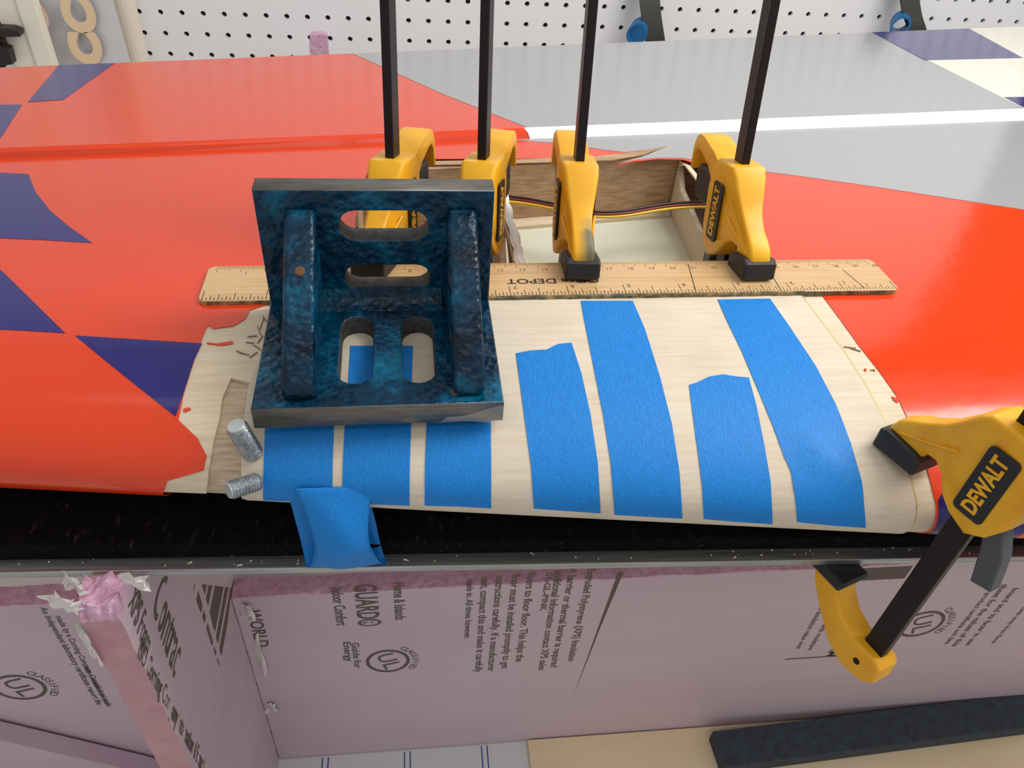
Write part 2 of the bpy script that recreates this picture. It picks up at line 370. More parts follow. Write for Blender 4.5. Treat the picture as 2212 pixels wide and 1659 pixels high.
# torn light top of the rib in front of the metal bar
def lump():
    vs = []; fs = []; nx, ny = 10, 8
    for j in range(ny+1):
        for i in range(nx+1):
            x = RX0+(RX1-RX0)*i/nx; y = yf-.4+(14.0)*j/ny
            edge = 0 if j else -3.5
            vs.append((x+random.uniform(-.4, .4), y+random.uniform(-.5, .5), -62+edge+1.4*sin(i*.8)*sin(j*.7)+random.uniform(-.6, .9)+(1.8 if (j == ny and i in (0, 1, 6, 7)) else 0)))
    for j in range(ny):
        for i in range(nx): a = j*(nx+1)+i; fs.append((a, a+1, a+nx+2, a+nx+1))
    b0 = len(vs)
    ringi = [i for i in range(nx+1)]+[(j*(nx+1)+nx) for j in range(1, ny+1)]+[ny*(nx+1)+i for i in range(nx-1, -1, -1)]+[j*(nx+1) for j in range(ny-1, 0, -1)]
    for r in ringi: v = vs[r]; vs.append((v[0], v[1], -70))
    for k in range(len(ringi)): k2 = (k+1) % len(ringi); fs.append((ringi[k], b0+k, b0+k2, ringi[k2]))
    return fixn(pyd(vs, fs))
under(link('torn_top', lump(), 'foam_cut', loc=0), rib)
def flake(cx, cy, cz, ux, uz, n=5, seed=1):
    rr = random.Random(seed); vs = []; fs = []
    for j in range(n+1):
        for i in range(n+1):
            a, b_ = i/n-.5, j/n-.5
            k = 1 if 0 < i < n and 0 < j < n else rr.uniform(.6, 1.15)
            vs.append((cx+ux*a*k, cy+rr.uniform(-1.2, 1.2)-1.5*sin(a*5), cz+uz*b_*k+rr.uniform(-.8, .8)))
    for j in range(n):
        for i in range(n): a = j*(n+1)+i; fs.append((a, a+1, a+n+2, a+n+1))
    return pyd(vs, fs)
for i, (u, v, y, ux, uz) in enumerate(((135, 1305, yf-.5, 13, 11), (160, 1262, yf+6, 8, 10), (290, 1255, yf+6, 12, 8), (195, 1395, yf-.6, 4, 26))):
    p = ony(u, v, y); under(link('torn_facing', flake(p.x, y, p.z, ux, uz, seed=i+3), 'torn_film', loc=0), rib)
for i, (u, v, ux, uz) in enumerate(((533, 1320, 9, 22), (560, 1420, 6, 50), (585, 1530, 9, 14))):
    p = ony(u, v, SY-1.2); under(link('torn_facing', flake(p.x, SY-1.0, p.z, ux, uz, seed=i+20), 'torn_film', loc=0), spR)

# ---- print on the foam. Text runs downwards; letter tops towards +X
def spine_text(s, u0_, v0_, u1_, v1_, parent, bold=0.0, y=SY, hmul=1.0, name='lettering'):
    """one printed line from pixel (start) to pixel (end) on the face y; size follows from the length"""
    a = ony(u0_, v0_, y); b_ = ony(u1_, v1_, y); ln = abs(a.z-b_.z)
    me = textmesh(s, 10, 0.05, 'LEFT', 0.22)
    xs = [v.co.x for v in me.vertices]; w0 = (max(xs)-min(xs))/S; k = ln/w0
    for v in me.vertices: v.co.x *= k; v.co.y *= k*hmul
    me.transform(Matrix.Translation((a.x*S, (y-.05)*S, a.z*S)) @ Euler((pi/2, 0, 0)).to_matrix().to_4x4() @ Matrix.Rotation(-pi/2, 4, 'Z'))
    return under(link(name, me, 'ink_grey', loc=0), parent)
LN = [("Extruded Polystyrene (XPS) Insulation", 1278, 1228, 1222, 1428), ("A barrier or thermal barrier is required", 1238, 1228, 1186, 1442),
      ("additional information contact XPS sales", 1208, 1232, 1160, 1448), ("01-GL-PINK", 1186, 1236, 1166, 1320),
      ("floors to floor floor. This helps the", 1148, 1236, 1112, 1430), ("floor must be installed promptly to get", 1114, 1240, 1078, 1445),
      ("instructions carefully. If a manufacturer", 1080, 1243, 1052, 1450), ("unit, compact this and make it carefully", 1048, 1246, 1026, 1452),
      ("made in. All times however.", 1016, 1250, 1002, 1380)]
for s, a, b_, c, d in LN: spine_text(s, a, b_, c, d, spR, hmul=1.0 if len(s) > 12 else .7)
spine_text("GUARD\u00ae", 786, 1262, 800, 1352, spR, hmul=1.75)
spine_text("Indoor Comfort", 726, 1268, 740, 1350, spR, hmul=1.5); spine_text("Home & Islands", 860, 1258, 862, 1338, spR, hmul=1.5)
spine_text("WORLD", 545, 1318, 566, 1398, spR, hmul=1.0)
def ulmark(u, v, r, parent, y=SY, word='UL'):
    c = ony(u, v, y); it = []
    n = 28; outer = [(r*cos(2*pi*i/n), r*sin(2*pi*i/n)) for i in range(n)]; inner = [(.84*x, .84*z) for x, z in outer]
    me = holed(outer, [inner], 0.1); it.append((me, Matrix.Identity(4)))
    t = textmesh(word, r*1.15, 0.05, 'CENTER', 0.12); it.append((t, Matrix.Rotation(-pi/2+.3, 4, 'Z')))
    for k, ch in enumerate('CLASSIFIED'):
        t = textmesh(ch, r*.42, 0.05, 'CENTER', 0.05); an = .95-k*.17
        it.append((t, Matrix.Translation((r*1.25*cos(an)*S, r*1.25*sin(an)*S, 0)) @ Matrix.Rotation(an-pi/2, 4, 'Z')))
    m_ = joinme(it); m_.transform(Matrix.Translation((c.x*S, (y-.06)*S, c.z*S)) @ Euler((pi/2, 0, 0)).to_matrix().to_4x4())
    under(link('round_mark', m_, 'ink_grey', loc=0), parent)
ulmark(838, 1428, 14.5, spR); ulmark(1990, 1348, 17, spR); ulmark(42, 1485, 16, spL)
spine_text("Energy", 748, 1386, 756, 1428, spR, hmul=.75); spine_text("Guide for", 766, 1388, 776, 1442, spR, hmul=.85)
# print to the right behind the front clamp
for s, a, b_, c, d in (("Retains the insulation value over", 1800, 1270, 1722, 1402), ("time in contact with moisture", 1825, 1278, 1745, 1405), ("THE FOAM", 1846, 1335, 1792, 1418),
                       ("Classified Insulation", 2020, 1262, 1945, 1330), ("See product certificate and data", 2150, 1262, 2035, 1392), ("sheet for the values of this", 2172, 1262, 2058, 1396), ("board and its facer in use", 2195, 1270, 2084, 1394),
                       ("Keep away from flame", 2215, 1310, 2130, 1390)):
    spine_text(s, a, b_, c, d, spR, hmul=.95)
a = ony(1695, 1424, SY); b_ = ony(1850, 1416, SY); under(link('printed_line', box(a.x, b_.x, SY-.1, SY, a.z-.8, a.z+.8), 'ink_grey', loc=0), spR)
a = ony(1310, 1235, SY); 
me = prism([(0, 0), (3.5, 0), (-2, -60), (-9, -150)], -.1, 0); me.transform(Matrix.Translation((ony(1335, 1236, SY).x*S, SY*S, ony(1335, 1236, SY).z*S))); under(link('printed_line', me, 'ink_grey', loc=0), spR)
c0, c1 = ony(1870, 1240, SY), ony(2080, 1262, SY)
under(link('printed_block', box(ony(1830, 1240, SY).x, ony(1960, 1240, SY).x, SY-.1, SY, ony(1900, 1252, SY).z, SZ-3), 'ink_grey', loc=0), spR)
# left board lines
for s, a, b_, c, d in (("An independent laboratory certificate report file", 92, 1312, 222, 1522), ("made by a Corning Company. Consult local code", 125, 1330, 246, 1525), ("before installation product", 185, 1440, 262, 1520)):
    spine_text(s, a, b_, c, d, spL, y=SY, hmul=.9)
# print on the right side of the cross rib (plane x = RX1)
def rib_text(s, u0_, v0_, u1_, v1_, hmul=1.0):
    a = onx(u0_, v0_, RX1); b_ = onx(u1_, v1_, RX1); d = b_-a; ln = d.length
    me = textmesh(s, 10, 0.05, 'LEFT', 0.1)
    xs = [v.co.x for v in me.vertices]; k = ln/((max(xs)-min(xs))/S)
    for v in me.vertices: v.co.x *= k; v.co.y *= k*hmul
    ex = d.normalized(); ez = Vector((1, 0, 0)); ey = ez.cross(ex)
    R4 = Matrix((ex, ey, ez)).transposed().to_4x4(); R4.translation = Vector((RX1+.1, a.y, a.z))*S
    me.transform(R4); under(link('lettering', me, 'ink_grey', loc=0), rib)
rib_text("XPS Foam", 285, 1285, 322, 1400, 2.2); rib_text("Contract", 340, 1275, 390, 1440, 2.2); rib_text("ISO Corning Company International Board", 300, 1400, 440, 1655, 1.6)
for (p, q, r_) in (((412, 1262), (480, 1456), (424, 1262)), ((436, 1262), (482, 1430), (500, 1270))):
    pts = [onx(*x, RX1) for x in (p, q, r_)]
    me = pyd([(RX1+.1, t.y, t.z) for t in pts]+[(RX1+.02, t.y, t.z) for t in pts], [(0, 1, 2), (5, 4, 3), (0, 3, 4, 1), (1, 4, 5, 2), (2, 5, 3, 0)])
    under(link('printed_stripe', fixn(me), 'ink_grey', loc=0), rib)

# ================================================================== METAL BAR AND BLACK FOAM
AZ = -64.0
pa, pb_ = onz(0, 1238, AZ), onz(2212, 1203, AZ)
asl = (pb_.y-pa.y)/(pb_.x-pa.x); aang = atan2(pb_.y-pa.y, pb_.x-pa.x)
def lip(x): return pa.y+asl*(x-pa.x)
bm4 = Matrix.Translation((0, lip(0), AZ)) @ Matrix.Rotation(aang, 4, 'Z')
e = empty('metal_bar', 'long flat aluminium bar under the black foam strip', 'metal bar', bm4)
link('body', box(-430, 620, 0, 62, -3.4, 0, 0.35), 'aluminium', e)
e = empty('foam_strip', 'black padding strip between the wing and the aluminium bar', 'foam strip', bm4)
FT = 8.0
link('padding', box(-430, 620, 5.5, 66, 0.02, FT, 1.0, 2), 'foam_black', e)
# loose fuzz along the front of the padding
fz = []
ff = []
for i in range(70):
    x = random.uniform(-230, 330); y = random.uniform(1.2, 5.4); a = random.uniform(0, pi); l = random.uniform(.25, .6) if i % 14 else 1.4
    b0 = len(fz); dx, dy = cos(a)*l, sin(a)*l*.5
    fz += [(x-dx, y-dy, .05), (x+dx, y+dy, .05), (x+dx*.5, y+dy+.3, .5), (x-dx*.4, y-dy+.3, .4)]; ff.append((b0, b0+1, b0+2, b0+3))
o = link('lint', pyd(fz, ff), 'torn_film', e); o['kind'] = 'stuff'

# ================================================================== THE MODEL WING
HT = 27.2
XMIN, XMAX = -430.0, 690.0
def YH(x): return _h0.y+HS*(x-_h0.x)
def YLE(x): return 187.6-0.119*x
def YT(x): return 674+0.198*x
def CH(x): return YT(x)-YLE(x)
S0 = 0.15
def tt(s):
    if s <= 0: return 0.0
    if s < S0: return sqrt(max(0, 1-((S0-s)/S0)**2))
    if s < .6: return 1-.4*((s-S0)/.45)**1.5
    return max(0.0, .6-.54*(s-.6)/.4)
def zmid(y): return -1-HT-.04*(y-250)
def wp(x, w_):
    """point of the skin; w in -1..1 runs round the nose, beyond it backwards along the top (+) or bottom (-)"""
    aw = abs(w_); sg = 1 if w_ >= 0 else -1
    if aw <= 1: f = aw*pi/2; s = S0*(1-cos(f)); t = sin(f)
    else: s = S0+(aw-1)*.25; t = tt(s)
    y = YLE(x)+s*CH(x)
    return Vector((x, y, zmid(y)+sg*t*HT))
def wn(x, w_):
    e_ = 1e-3; a = wp(x+.1, w_)-wp(x-.1, w_); b_ = wp(x, w_+e_)-wp(x, w_-e_)
    return a.cross(b_).normalized()
def w_of(x, y):
    s = (y-YLE(x))/CH(x)
    return math.acos(max(-1, min(1, 1-s/S0)))/(pi/2) if s < S0 else 1+(s-S0)/.25
def inside(p):
    s = (p.y-YLE(p.x))/CH(p.x)
    if s <= 0: return -s*CH(p.x)+abs(p.z-zmid(p.y))*.2+1e-3
    return abs(p.z-zmid(p.y))-tt(s)*HT
def skin(u, v):
    """photograph pixel -> (x, w) on the wing skin"""
    r = ray(u, v); t = 150.0; best = (1e9, t); prev = t
    while t < 900:
        d = inside(CC+r*t)
        if d < best[0]: best = (d, t)
        if d <= 0: break
        prev = t; t += 1.5
    if t < 900:
        lo, hi = prev, t
        for _ in range(30):
            mi = (lo+hi)/2
            if inside(CC+r*mi) <= 0: hi = mi
            else: lo = mi
        t = hi
    else: t = best[1]
    p = CC+r*t; s = max(0.0, (p.y-YLE(p.x))/CH(p.x)); q = (p.z-zmid(p.y))/HT
    if s < S0: return (p.x, atan2(q, (S0-s)/S0)/(pi/2))
    return (p.x, (1+(s-S0)/.25)*(1 if q >= 0 else -1))
_h0, _h1 = wp(*skin(0, 343)), wp(*skin(2212, 261))      # ends of the hinge line
HS = (_h1.y-_h0.y)/(_h1.x-_h0.x)
def dens(pts, step, closed=True):
    out = []; n = len(pts)
    for i in range(n if closed else n-1):
        a = pts[i]; b_ = pts[(i+1) % n]; k = max(1, int(math.hypot(b_[0]-a[0], b_[1]-a[1])/step))
        for j in range(k): t = j/k; out.append((a[0]+(b_[0]-a[0])*t, a[1]+(b_[1]-a[1])*t))
    if not closed: out.append(pts[-1])
    return out
def skinpoly(px, step=25): return [skin(*p) for p in dens(px, step)]
def skinpath(px, step=25): return [skin(*p) for p in dens(px, step, False)]
def patch(poly, off, th, xstep=14.0, lift=None):
    """a piece of sheet lying on the skin: outline in (x,w), top at off, th thick"""
    bm = bmesh.new()
    q = [poly[0]]
    for p in poly[1:]:
        if math.hypot(p[0]-q[-1][0], (p[1]-q[-1][1])*40) > 0.05: q.append(p)
    vs = [bm.verts.new((p[0], p[1]*40, 0)) for p in q]; bm.faces.new(vs)
    x0 = min(p[0] for p in q); x1 = max(p[0] for p in q); w0 = min(p[1] for p in q); w1 = max(p[1] for p in q)
    cuts = [i/16 for i in range(-16, 17)]+[1+i*.15 for i in range(1, 26)]+[-1-i*.25 for i in range(1, 16)]
    for c in cuts:
        if w0 < c < w1: bmesh.ops.bisect_plane(bm, geom=bm.verts[:]+bm.edges[:]+bm.faces[:], plane_co=(0, c*40, 0), plane_no=(0, 1, 0))
    k = math.ceil(x0/xstep)
    while k*xstep < x1:
        bmesh.ops.bisect_plane(bm, geom=bm.verts[:]+bm.edges[:]+bm.faces[:], plane_co=(k*xstep, 0, 0), plane_no=(1, 0, 0)); k += 1
    bmesh.ops.triangulate(bm, faces=[f for f in bm.faces if len(f.verts) > 4])
    bm.verts.index_update(); top = []; bot = []
    for v in bm.verts:
        x, w_ = v.co.x, v.co.y/40; n = wn(x, w_); p = wp(x, w_); l = lift(x, w_) if lift else 0
        top.append(p+n*(off+l)); bot.append(p+n*(off+l-th))
    nv = len(top); verts = top+bot; faces = []; sm = []
    for f in bm.faces:
        ids = [v.index for v in f.verts]
        if f.normal.z < 0: ids = ids[::-1]
        faces.append(tuple(ids)); sm.append(True); faces.append(tuple(i+nv for i in ids[::-1])); sm.append(True)
    for e_ in bm.edges:
        if len(e_.link_faces) == 1:
            i, j = e_.verts[0].index, e_.verts[1].index; b0 = len(verts)
            verts += [top[i], top[j], bot[j], bot[i]]; faces.append((b0, b0+1, b0+2, b0+3)); sm.append(False)
    bm.free()
    me = pyd(verts, faces)
    for p, s_ in zip(me.polygons, sm): p.use_smooth = s_
    return me

wing = empty('wing_panel', 'large red and grey film-covered model aircraft wing, front edge stripped to bare wood', 'model wing', Matrix.Translation((0, 250, -57)))
def wpart(name, me, m, label=None):
    o = under(link(name, me, m, loc=0), wing)
    if label: o['label'] = label
    return o
# film skin: one outline, notched for the bare front and for the open servo bay
LB = [(352, 1066), (362, 1038), (440, 1016), (447, 985), (428, 948), (386, 908), (398, 850), (420, 780), (445, 712), (452, 704), (470, 708), (508, 704), (530, 690), (540, 672), (590, 655)]
BAY = [(768, 560), (768, 475), (785, 400), (800, 352), (940, 345), (1120, 344), (1290, 341), (1380, 330), (1434, 320), (1385, 342), (1330, 359), (1370, 350), (1420, 345), (1475, 346), (1515, 358), (1560, 410), (1605, 468), (1660, 556)]
RB = [(1776, 640), (1815, 692), (1855, 748), (1900, 805), (1936, 856), (1966, 917), (1988, 970), (2006, 1030), (2022, 1092)]
lb = skinpath(LB); bay = skinpath(BAY); rb = skinpath(RB)
fl = [(XMIN, -1.15), (lb[0][0]-2, -1.15)]+lb+[(lb[-1][0]+6, w_of(lb[-1][0], 289)), (bay[0][0], w_of(bay[0][0], 289))]+bay+[(bay[-1][0]+1, w_of(bay[-1][0], 289)), (rb[0][0]-6, w_of(rb[0][0], 289))]+rb+[(rb[-1][0]+1, -1.15), (XMAX, -1.15)]
hx = [XMAX+(XMIN-XMAX)*i/30 for i in range(31)]
fl += [(x, w_of(x, YH(x)-.5)) for x in hx]
wpart('covering', patch(fl, .45, .35), 'film_red', 'glossy red film skin')
# coloured film laid on the red
wpart('grey_panel', patch(skinpath([(1150, 307), (1220, 313), (1300, 325), (1350, 331), (1434, 320.5), (1390, 339.5), (1335, 355), (1372, 347), (1422, 342.5), (1475, 343), (1520, 352), (1600, 366), (1740, 384), (1900, 407), (2212, 455), (2290, 468)])+[(XMAX, w_of(XMAX, YH(XMAX)-120))]+[(x, w_of(x, YH(x)-.6)) for x in [XMAX-(XMAX-62)*i/24 for i in range(25)]], .62, .15), 'film_grey', 'grey film panel')
for P in ([(-60, 372), (0, 375), (62, 378), (78, 418), (110, 458), (150, 492), (200, 527), (100, 521), (-60, 514)],
          [(-60, 528), (18, 600), (142, 722), (60, 717), (-60, 711)],
          [(163, 727), (290, 735), (437, 744), (420, 780), (398, 850), (380, 901), (300, 838), (230, 782)]):
    wpart('blue_check', patch(skinpoly(P, 20), .62, .15), 'film_blue')
xr = rb[-1][0]
wpart('blue_check', patch([(xr+.6, .22), (xr+4, .30), (xr+34, .32), (xr+34, -.62), (xr+3, -.62)], .62, .15), 'film_blue')
# wood under the film
wpart('leading_edge', patch([(-112, -1.25), (222, -1.25), (222, w_of(222, 296)), (-112, w_of(-112, 296))], -1.5, 2.0), 'balsa_rough', 'bare balsa at the stripped front')
wpart('cap_strip', patch(skinpoly([(340, 1062), (446, 1066), (450, 1020), (462, 950), (474, 905), (480, 860), (499, 817), (546, 828), (575, 745), (612, 640), (600, 625), (430, 632), (370, 800), (335, 1000)], 20), .05, 1.5), 'balsa_old', 'pale cream balsa')
cr = skinpath([(1727, 640), (1760, 684), (1821, 765), (1866, 836), (1908, 917), (1938, 975), (1962, 1035), (1976, 1092)]); ro = rb
crp = [(cr[-1][0]+.6, -1.1)]+[(a+.8, b_) for a, b_ in cr[::-1]]+[(ro[0][0]+6, ro[0][1])]+[(a+5, b_) for a, b_ in ro]+[(ro[-1][0]+2, -1.1)]
wpart('cap_strip', patch(crp, .1, 1.4), 'balsa_old', 'pale cream balsa')
wpart('glue_seam', patch([(a+.05, b_) for a, b_ in cr]+[(a+1.1, b_) for a, b_ in cr[::-1]], .75, .8), 'glue', 'yellowish glue line')
# scraps of film left on the wood and pencil marks
for P in ([(446, 741), (470, 744), (503, 738), (504, 744), (480, 748), (450, 745)], [(396, 885), (408, 881), (414, 885), (400, 892)], [(400, 936), (410, 940), (414, 948), (405, 944)], [(412, 952), (420, 958), (424, 966), (414, 958)], [(452, 706), (500, 700), (506, 706), (460, 712)]):
    wpart('film_scrap', patch(skinpoly(P, 8), .55, .3), 'film_red')
for P in ([(1925, 858), (1940, 862), (1938, 872), (1930, 866)], [(1866, 798), (1870, 798), (1871, 803), (1867, 803)], [(1884, 800), (1889, 800), (1889, 804)], ):
    wpart('film_scrap', patch(skinpoly(P, 8), .55, .3), 'film_red')
rr = random.Random(5)
for (u, v, l, a) in [(566, 700, 24, 1.9), (560, 715, 22, 1.2), (562, 735, 20, 2.2), (556, 752, 20, .6), (548, 768, 20, 2.5), (540, 742, 18, .1), (528, 766, 22, .2), (518, 762, 16, .3), (572, 690, 15, 1.0), (545, 728, 20, -.1), (1835, 752, 26, .12), (1848, 757, 22, .3), (1882, 801, 5, 0), (1742, 662, 12, .9), (1770, 700, 16, 1.0)]:
    du, dv = cos(a)*l/2, sin(a)*l/2; nu, nv = -sin(a)*.9, cos(a)*.9
    wpart('pencil_mark', patch([skin(*p) for p in ((u-du+nu, v-dv+nv), (u-du-nu, v-dv-nv), (u+du-nu, v+dv-nv), (u+du+nu, v+dv+nv))], .5, .3), 'pencil')
# underside skin; its inner face is what the open bay shows
wpart('lower_skin', patch([(XMIN, -1.1), (XMAX, -1.1)]+[(x, -w_of(x, YH(x)-.5)) for x in hx], .2, 1.6, 40), 'sheet_inner')
wpart('torn_edge', patch(skinpoly([(905, 352), (1100, 348), (1290, 341), (1380, 330), (1440, 318), (1388, 338), (1320, 349), (1100, 356), (905, 360)], 20), 1.0, .5), 'balsa_brown', 'brown torn edge behind the open bay')
# ribs and rear spar inside the bay
def YR(x): return 419+.155*x
def ribmesh(x, y0, y1, holes, th=3.0, drop=1.6):
    n = 14; ys = [y0+(y1-y0)*i/n for i in range(n+1)]
    up = [(y, wp(x, w_of(x, y)).z-drop) for y in ys]; lo = [(y, wp(x, -w_of(x, y)).z+1.6) for y in ys]
    me = holed(up+lo[::-1], holes, th); R4 = Matrix(((0, 0, 1, x*S), (1, 0, 0, 0), (0, 1, 0, 0), (0, 0, 0, 1))); me.transform(R4); return me
RXR = 165.0
def ell(cy, cz, a, b_, n=20, rot=0):
    return [(cy+a*cos(2*pi*i/n)*cos(rot)-b_*sin(2*pi*i/n)*sin(rot), cz+a*cos(2*pi*i/n)*sin(rot)+b_*sin(2*pi*i/n)*cos(rot)) for i in range(n)]
h1 = [onx(u, v, RXR-1.5) for u, v in ((1466, 362), (1480, 357), (1500, 382), (1523, 420), (1531, 445), (1530, 485), (1518, 503), (1508, 496), (1488, 450), (1470, 410))]
h2 = [onx(u, v, RXR-1.5) for u, v in ((1553, 478), (1560, 474), (1585, 500), (1600, 530), (1600, 560), (1570, 578), (1545, 566), (1538, 530), (1544, 495))]
wpart('rib', ribmesh(RXR, 276, YR(RXR)-2, [[(p.y, p.z) for p in h1], [(p.y, p.z) for p in h2]]), 'balsa_old', 'end rib with dark lightening holes')
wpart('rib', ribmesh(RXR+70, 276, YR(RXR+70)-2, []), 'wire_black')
wpart('rib', ribmesh(48, 270, YR(48)-2, [ell(345, -27, 26, 13)], 3.2, 3.0), 'balsa_brown')
wpart('rib', ribmesh(-30, 270, YR(-30)-2, [ell(345, -27, 26, 13)], 3.2), 'balsa_brown')
vs = []; fs = []; K = 40
for i in range(K+1):
    x = -60+(RXR+60+60)*i/K; y = YR(x)
    for dy in (0, 5): vs.append((x, y+dy, wp(x, w_of(x, y)).z-.6)); vs.append((x, y+dy, wp(x, -w_of(x, y)).z+1))
for i in range(K):
    a = i*4; fs += [(a, a+1, a+5, a+4), (a+2, a+6, a+7, a+3), (a, a+4, a+6, a+2), (a+1, a+3, a+7, a+5)]
wpart('rear_spar', fixn(pyd(vs, fs)), 'balsa_brown', 'tan balsa spar at the back of the open bay')
# pale doubler strip along the foot of the spar and stick at the bay front
vs = []; fs = []
for i in range(K+1):
    x = -28+(RXR+26)*i/K; y = YR(x)-9; z = wp(x, -w_of(x, y)).z+1.6
    vs += [(x, y, z), (x, y, z+2.2), (x, y+9, z+2.2), (x, y+9, z)]
for i in range(K):
    a = i*4
    for k in range(4): fs.append((a+k, a+(k+1) % 4, a+4+(k+1) % 4, a+4+k))
wpart('spar_strip', fixn(pyd(vs, fs)), 'balsa_old')
# white torn paper along the top of the middle rib
vs = []; fs = []; rr = random.Random(3); n = 26
for i in range(n+1):
    y = 284+(YR(48)-288)*i/n; z = wp(48, w_of(48, y)).z-2.6; wd = 2.6+rr.uniform(-.5, .7)+(3.5 if i > n-3 else 0)
    sh = rr.uniform(-.6, .6)+1.2
    vs += [(48-wd*.6+sh, y, z+rr.uniform(0, .5)), (48+sh, y, z+.9+rr.uniform(0, .6)), (48+wd+sh, y, z+rr.uniform(-.6, .5)), (48+wd+sh*1.5, y, z-5-rr.uniform(0, 4))]
for i in range(n):
    for k in range(3): a = i*4+k; fs.append((a, a+1, a+5, a+4))
wpart('paper_strip', pyd(vs, fs), 'paper_white', 'torn white paper strip')

# ---- aileron behind the hinge line
KS = 0.125
def zh(x): return wp(x, w_of(x, YH(x)-.5)).z
_b0, _b1 = onz(0, 320, _h0.z+4), onz(2212, 235, _h1.z+4)
bdir = (_b1-_b0).normalized(); bper = Vector((-bdir.y, bdir.x, -KS)).normalized(); APN = bdir.cross(bper)
def az(p): return _b0.z-((p.x-_b0.x)*APN.x+(p.y-_b0.y)*APN.y)/APN.z
def onail(u, v):
    r = ray(u, v); return CC+r*((_b0-CC).dot(APN)/r.dot(APN))
def ext(a, b_, x): t = (x-a.x)/(b_.x-a.x); return a+(b_-a)*t
te0, te1 = onail(0, 146), onail(2212, 57)
vs = []; fs = []; NX = 12
for i in range(NX+1):
    x = XMIN+(XMAX-XMIN)*i/NX
    b_ = ext(_b0, _b1, x); hy = YH(x)+.8; t = ext(te0, te1, x)
    z0_ = zh(x); vs += [(x, hy, z0_-4), (x, hy+.4, z0_-.6), (x, (hy+b_.y)/2, (z0_+b_.z)/2+.5), (b_.x, b_.y, b_.z), (t.x, t.y, az(t)), (t.x, t.y, az(t)-2.2), (x, hy+6, -54), (x, hy, -50)]
for i in range(NX):
    a = i*8
    for k in range(8): fs.append((a+k, a+(k+1) % 8, a+8+(k+1) % 8, a+8+k))
fs.append(tuple(range(8))); fs.append(tuple(NX*8+k for k in range(8)))
ail = wpart('aileron', fixn(pyd(vs, fs)), 'film_red', 'red, grey and checked aileron')
def apatch(px, m, name, off=.2):
    pts = [onail(*p) for p in px]; n = len(pts)
    vs = [p+Vector((0, 0, off)) for p in pts]+[p+Vector((0, 0, .02)) for p in pts]
    fs = [tuple(range(n)), tuple(range(2*n-1, n-1, -1))]+[(i, i+n, (i+1) % n+n, (i+1) % n) for i in range(n)]
    o = link(name, fixn(pyd(vs, fs)), m, loc=0); o.parent = ail; return o
def tex(x): return ext(te0, te1, x)
def pxl(p):
    d = p-CC; z = d.dot(CF); return (1106+FPX*d.dot(CR)/z, 829.5-FPX*d.dot(CU)/z)
def tep(u): t = (u-0)/2212; return (u, 146.6+(57.6-146.6)*t)
def bnp(u): t = u/2212; return (u, 319+(234.2-319)*t)
apatch([tep(762), tep(2600), bnp(2700), bnp(1138), (960, 205)], 'film_grey', 'grey_panel')
apatch([tep(1884), tep(2600), bnp(2700), (2212, 235)], 'film_cream', 'cream_panel', .35)
apatch([tep(1884), tep(2093), (2209, 126), (1998, 131)], 'film_blue', 'blue_check', .5)
apatch([(2168, 211), (2330, 209), (2400, 228), (2212, 233.5)], 'film_blue', 'blue_check', .5)
apatch([tep(127), tep(248), (136, 216), (60, 221)], 'film_blue', 'blue_check')
apatch([(-120, 229), (48, 226), (2, 297), (-60, 318)], 'film_blue', 'blue_check')
# white bevel along the front of the grey half
vs = []; fs = []; n = 14; x0 = onz(1142, 302, -19).x
for i in range(n+1):
    x = x0+(XMAX-x0)*i/n; xb = x-(2.5 if i == 0 else 0)
    b_ = ext(_b0, _b1, xb); hy = YH(x)+.9
    z0_ = zh(x)
    for o_ in (.25, -.1): vs += [(x+(1.5 if i == 0 else 0), hy+.3, z0_-.7+o_), (x, (hy+b_.y)/2, (z0_+b_.z)/2+.5+o_), (b_.x, b_.y+.2, b_.z+o_)]
for i in range(n):
    a = i*6
    fs += [(a, a+1, a+7, a+6), (a+1, a+2, a+8, a+7), (a+3, a+9, a+10, a+4), (a+4, a+10, a+11, a+5), (a, a+6, a+9, a+3), (a+2, a+5, a+11, a+8)]
fs += [(0, 3, 4, 1), (1, 4, 5, 2)]
o = link('white_bevel', fixn(pyd(vs, fs)), 'film_white', loc=0); o.parent = ail

# ---- new balsa sheet over the front
SH = [(612, 640), (585, 705), (560, 775), (537, 840), (527, 917), (523, 1000), (523, 1072)]
sl = skinpath(SH); sr = cr
bl, br = skin(524, 1072), skin(1974, 1128)
bottom = [(bl[0]+(sr[-1][0]-bl[0])*i/16, bl[1]+(-.42-bl[1])*i/16 if bl[1] > -.42 else -.42) for i in range(17)]
shp = sl[:-1]+bottom+sr[::-1]
o = link('balsa_sheet', patch(shp, 1.0, 1.4, 10), 'balsa_new'); tag(o, 'new pale balsa sheet curved over the wing front, striped with blue tape', 'balsa sheet')
edge = patch([(bl[0]+.5+(sr[-1][0]-1-bl[0])*i/16, bottom[i][1]+.005) for i in range(17)]+[(sr[-1][0]-.5-(sr[-1][0]-1-bl[0])*i/16, -.66) for i in range(17)], .55, 1.2, 10)
wpart('nose_strip', edge, 'balsa_new', 'balsa strip along the very front')

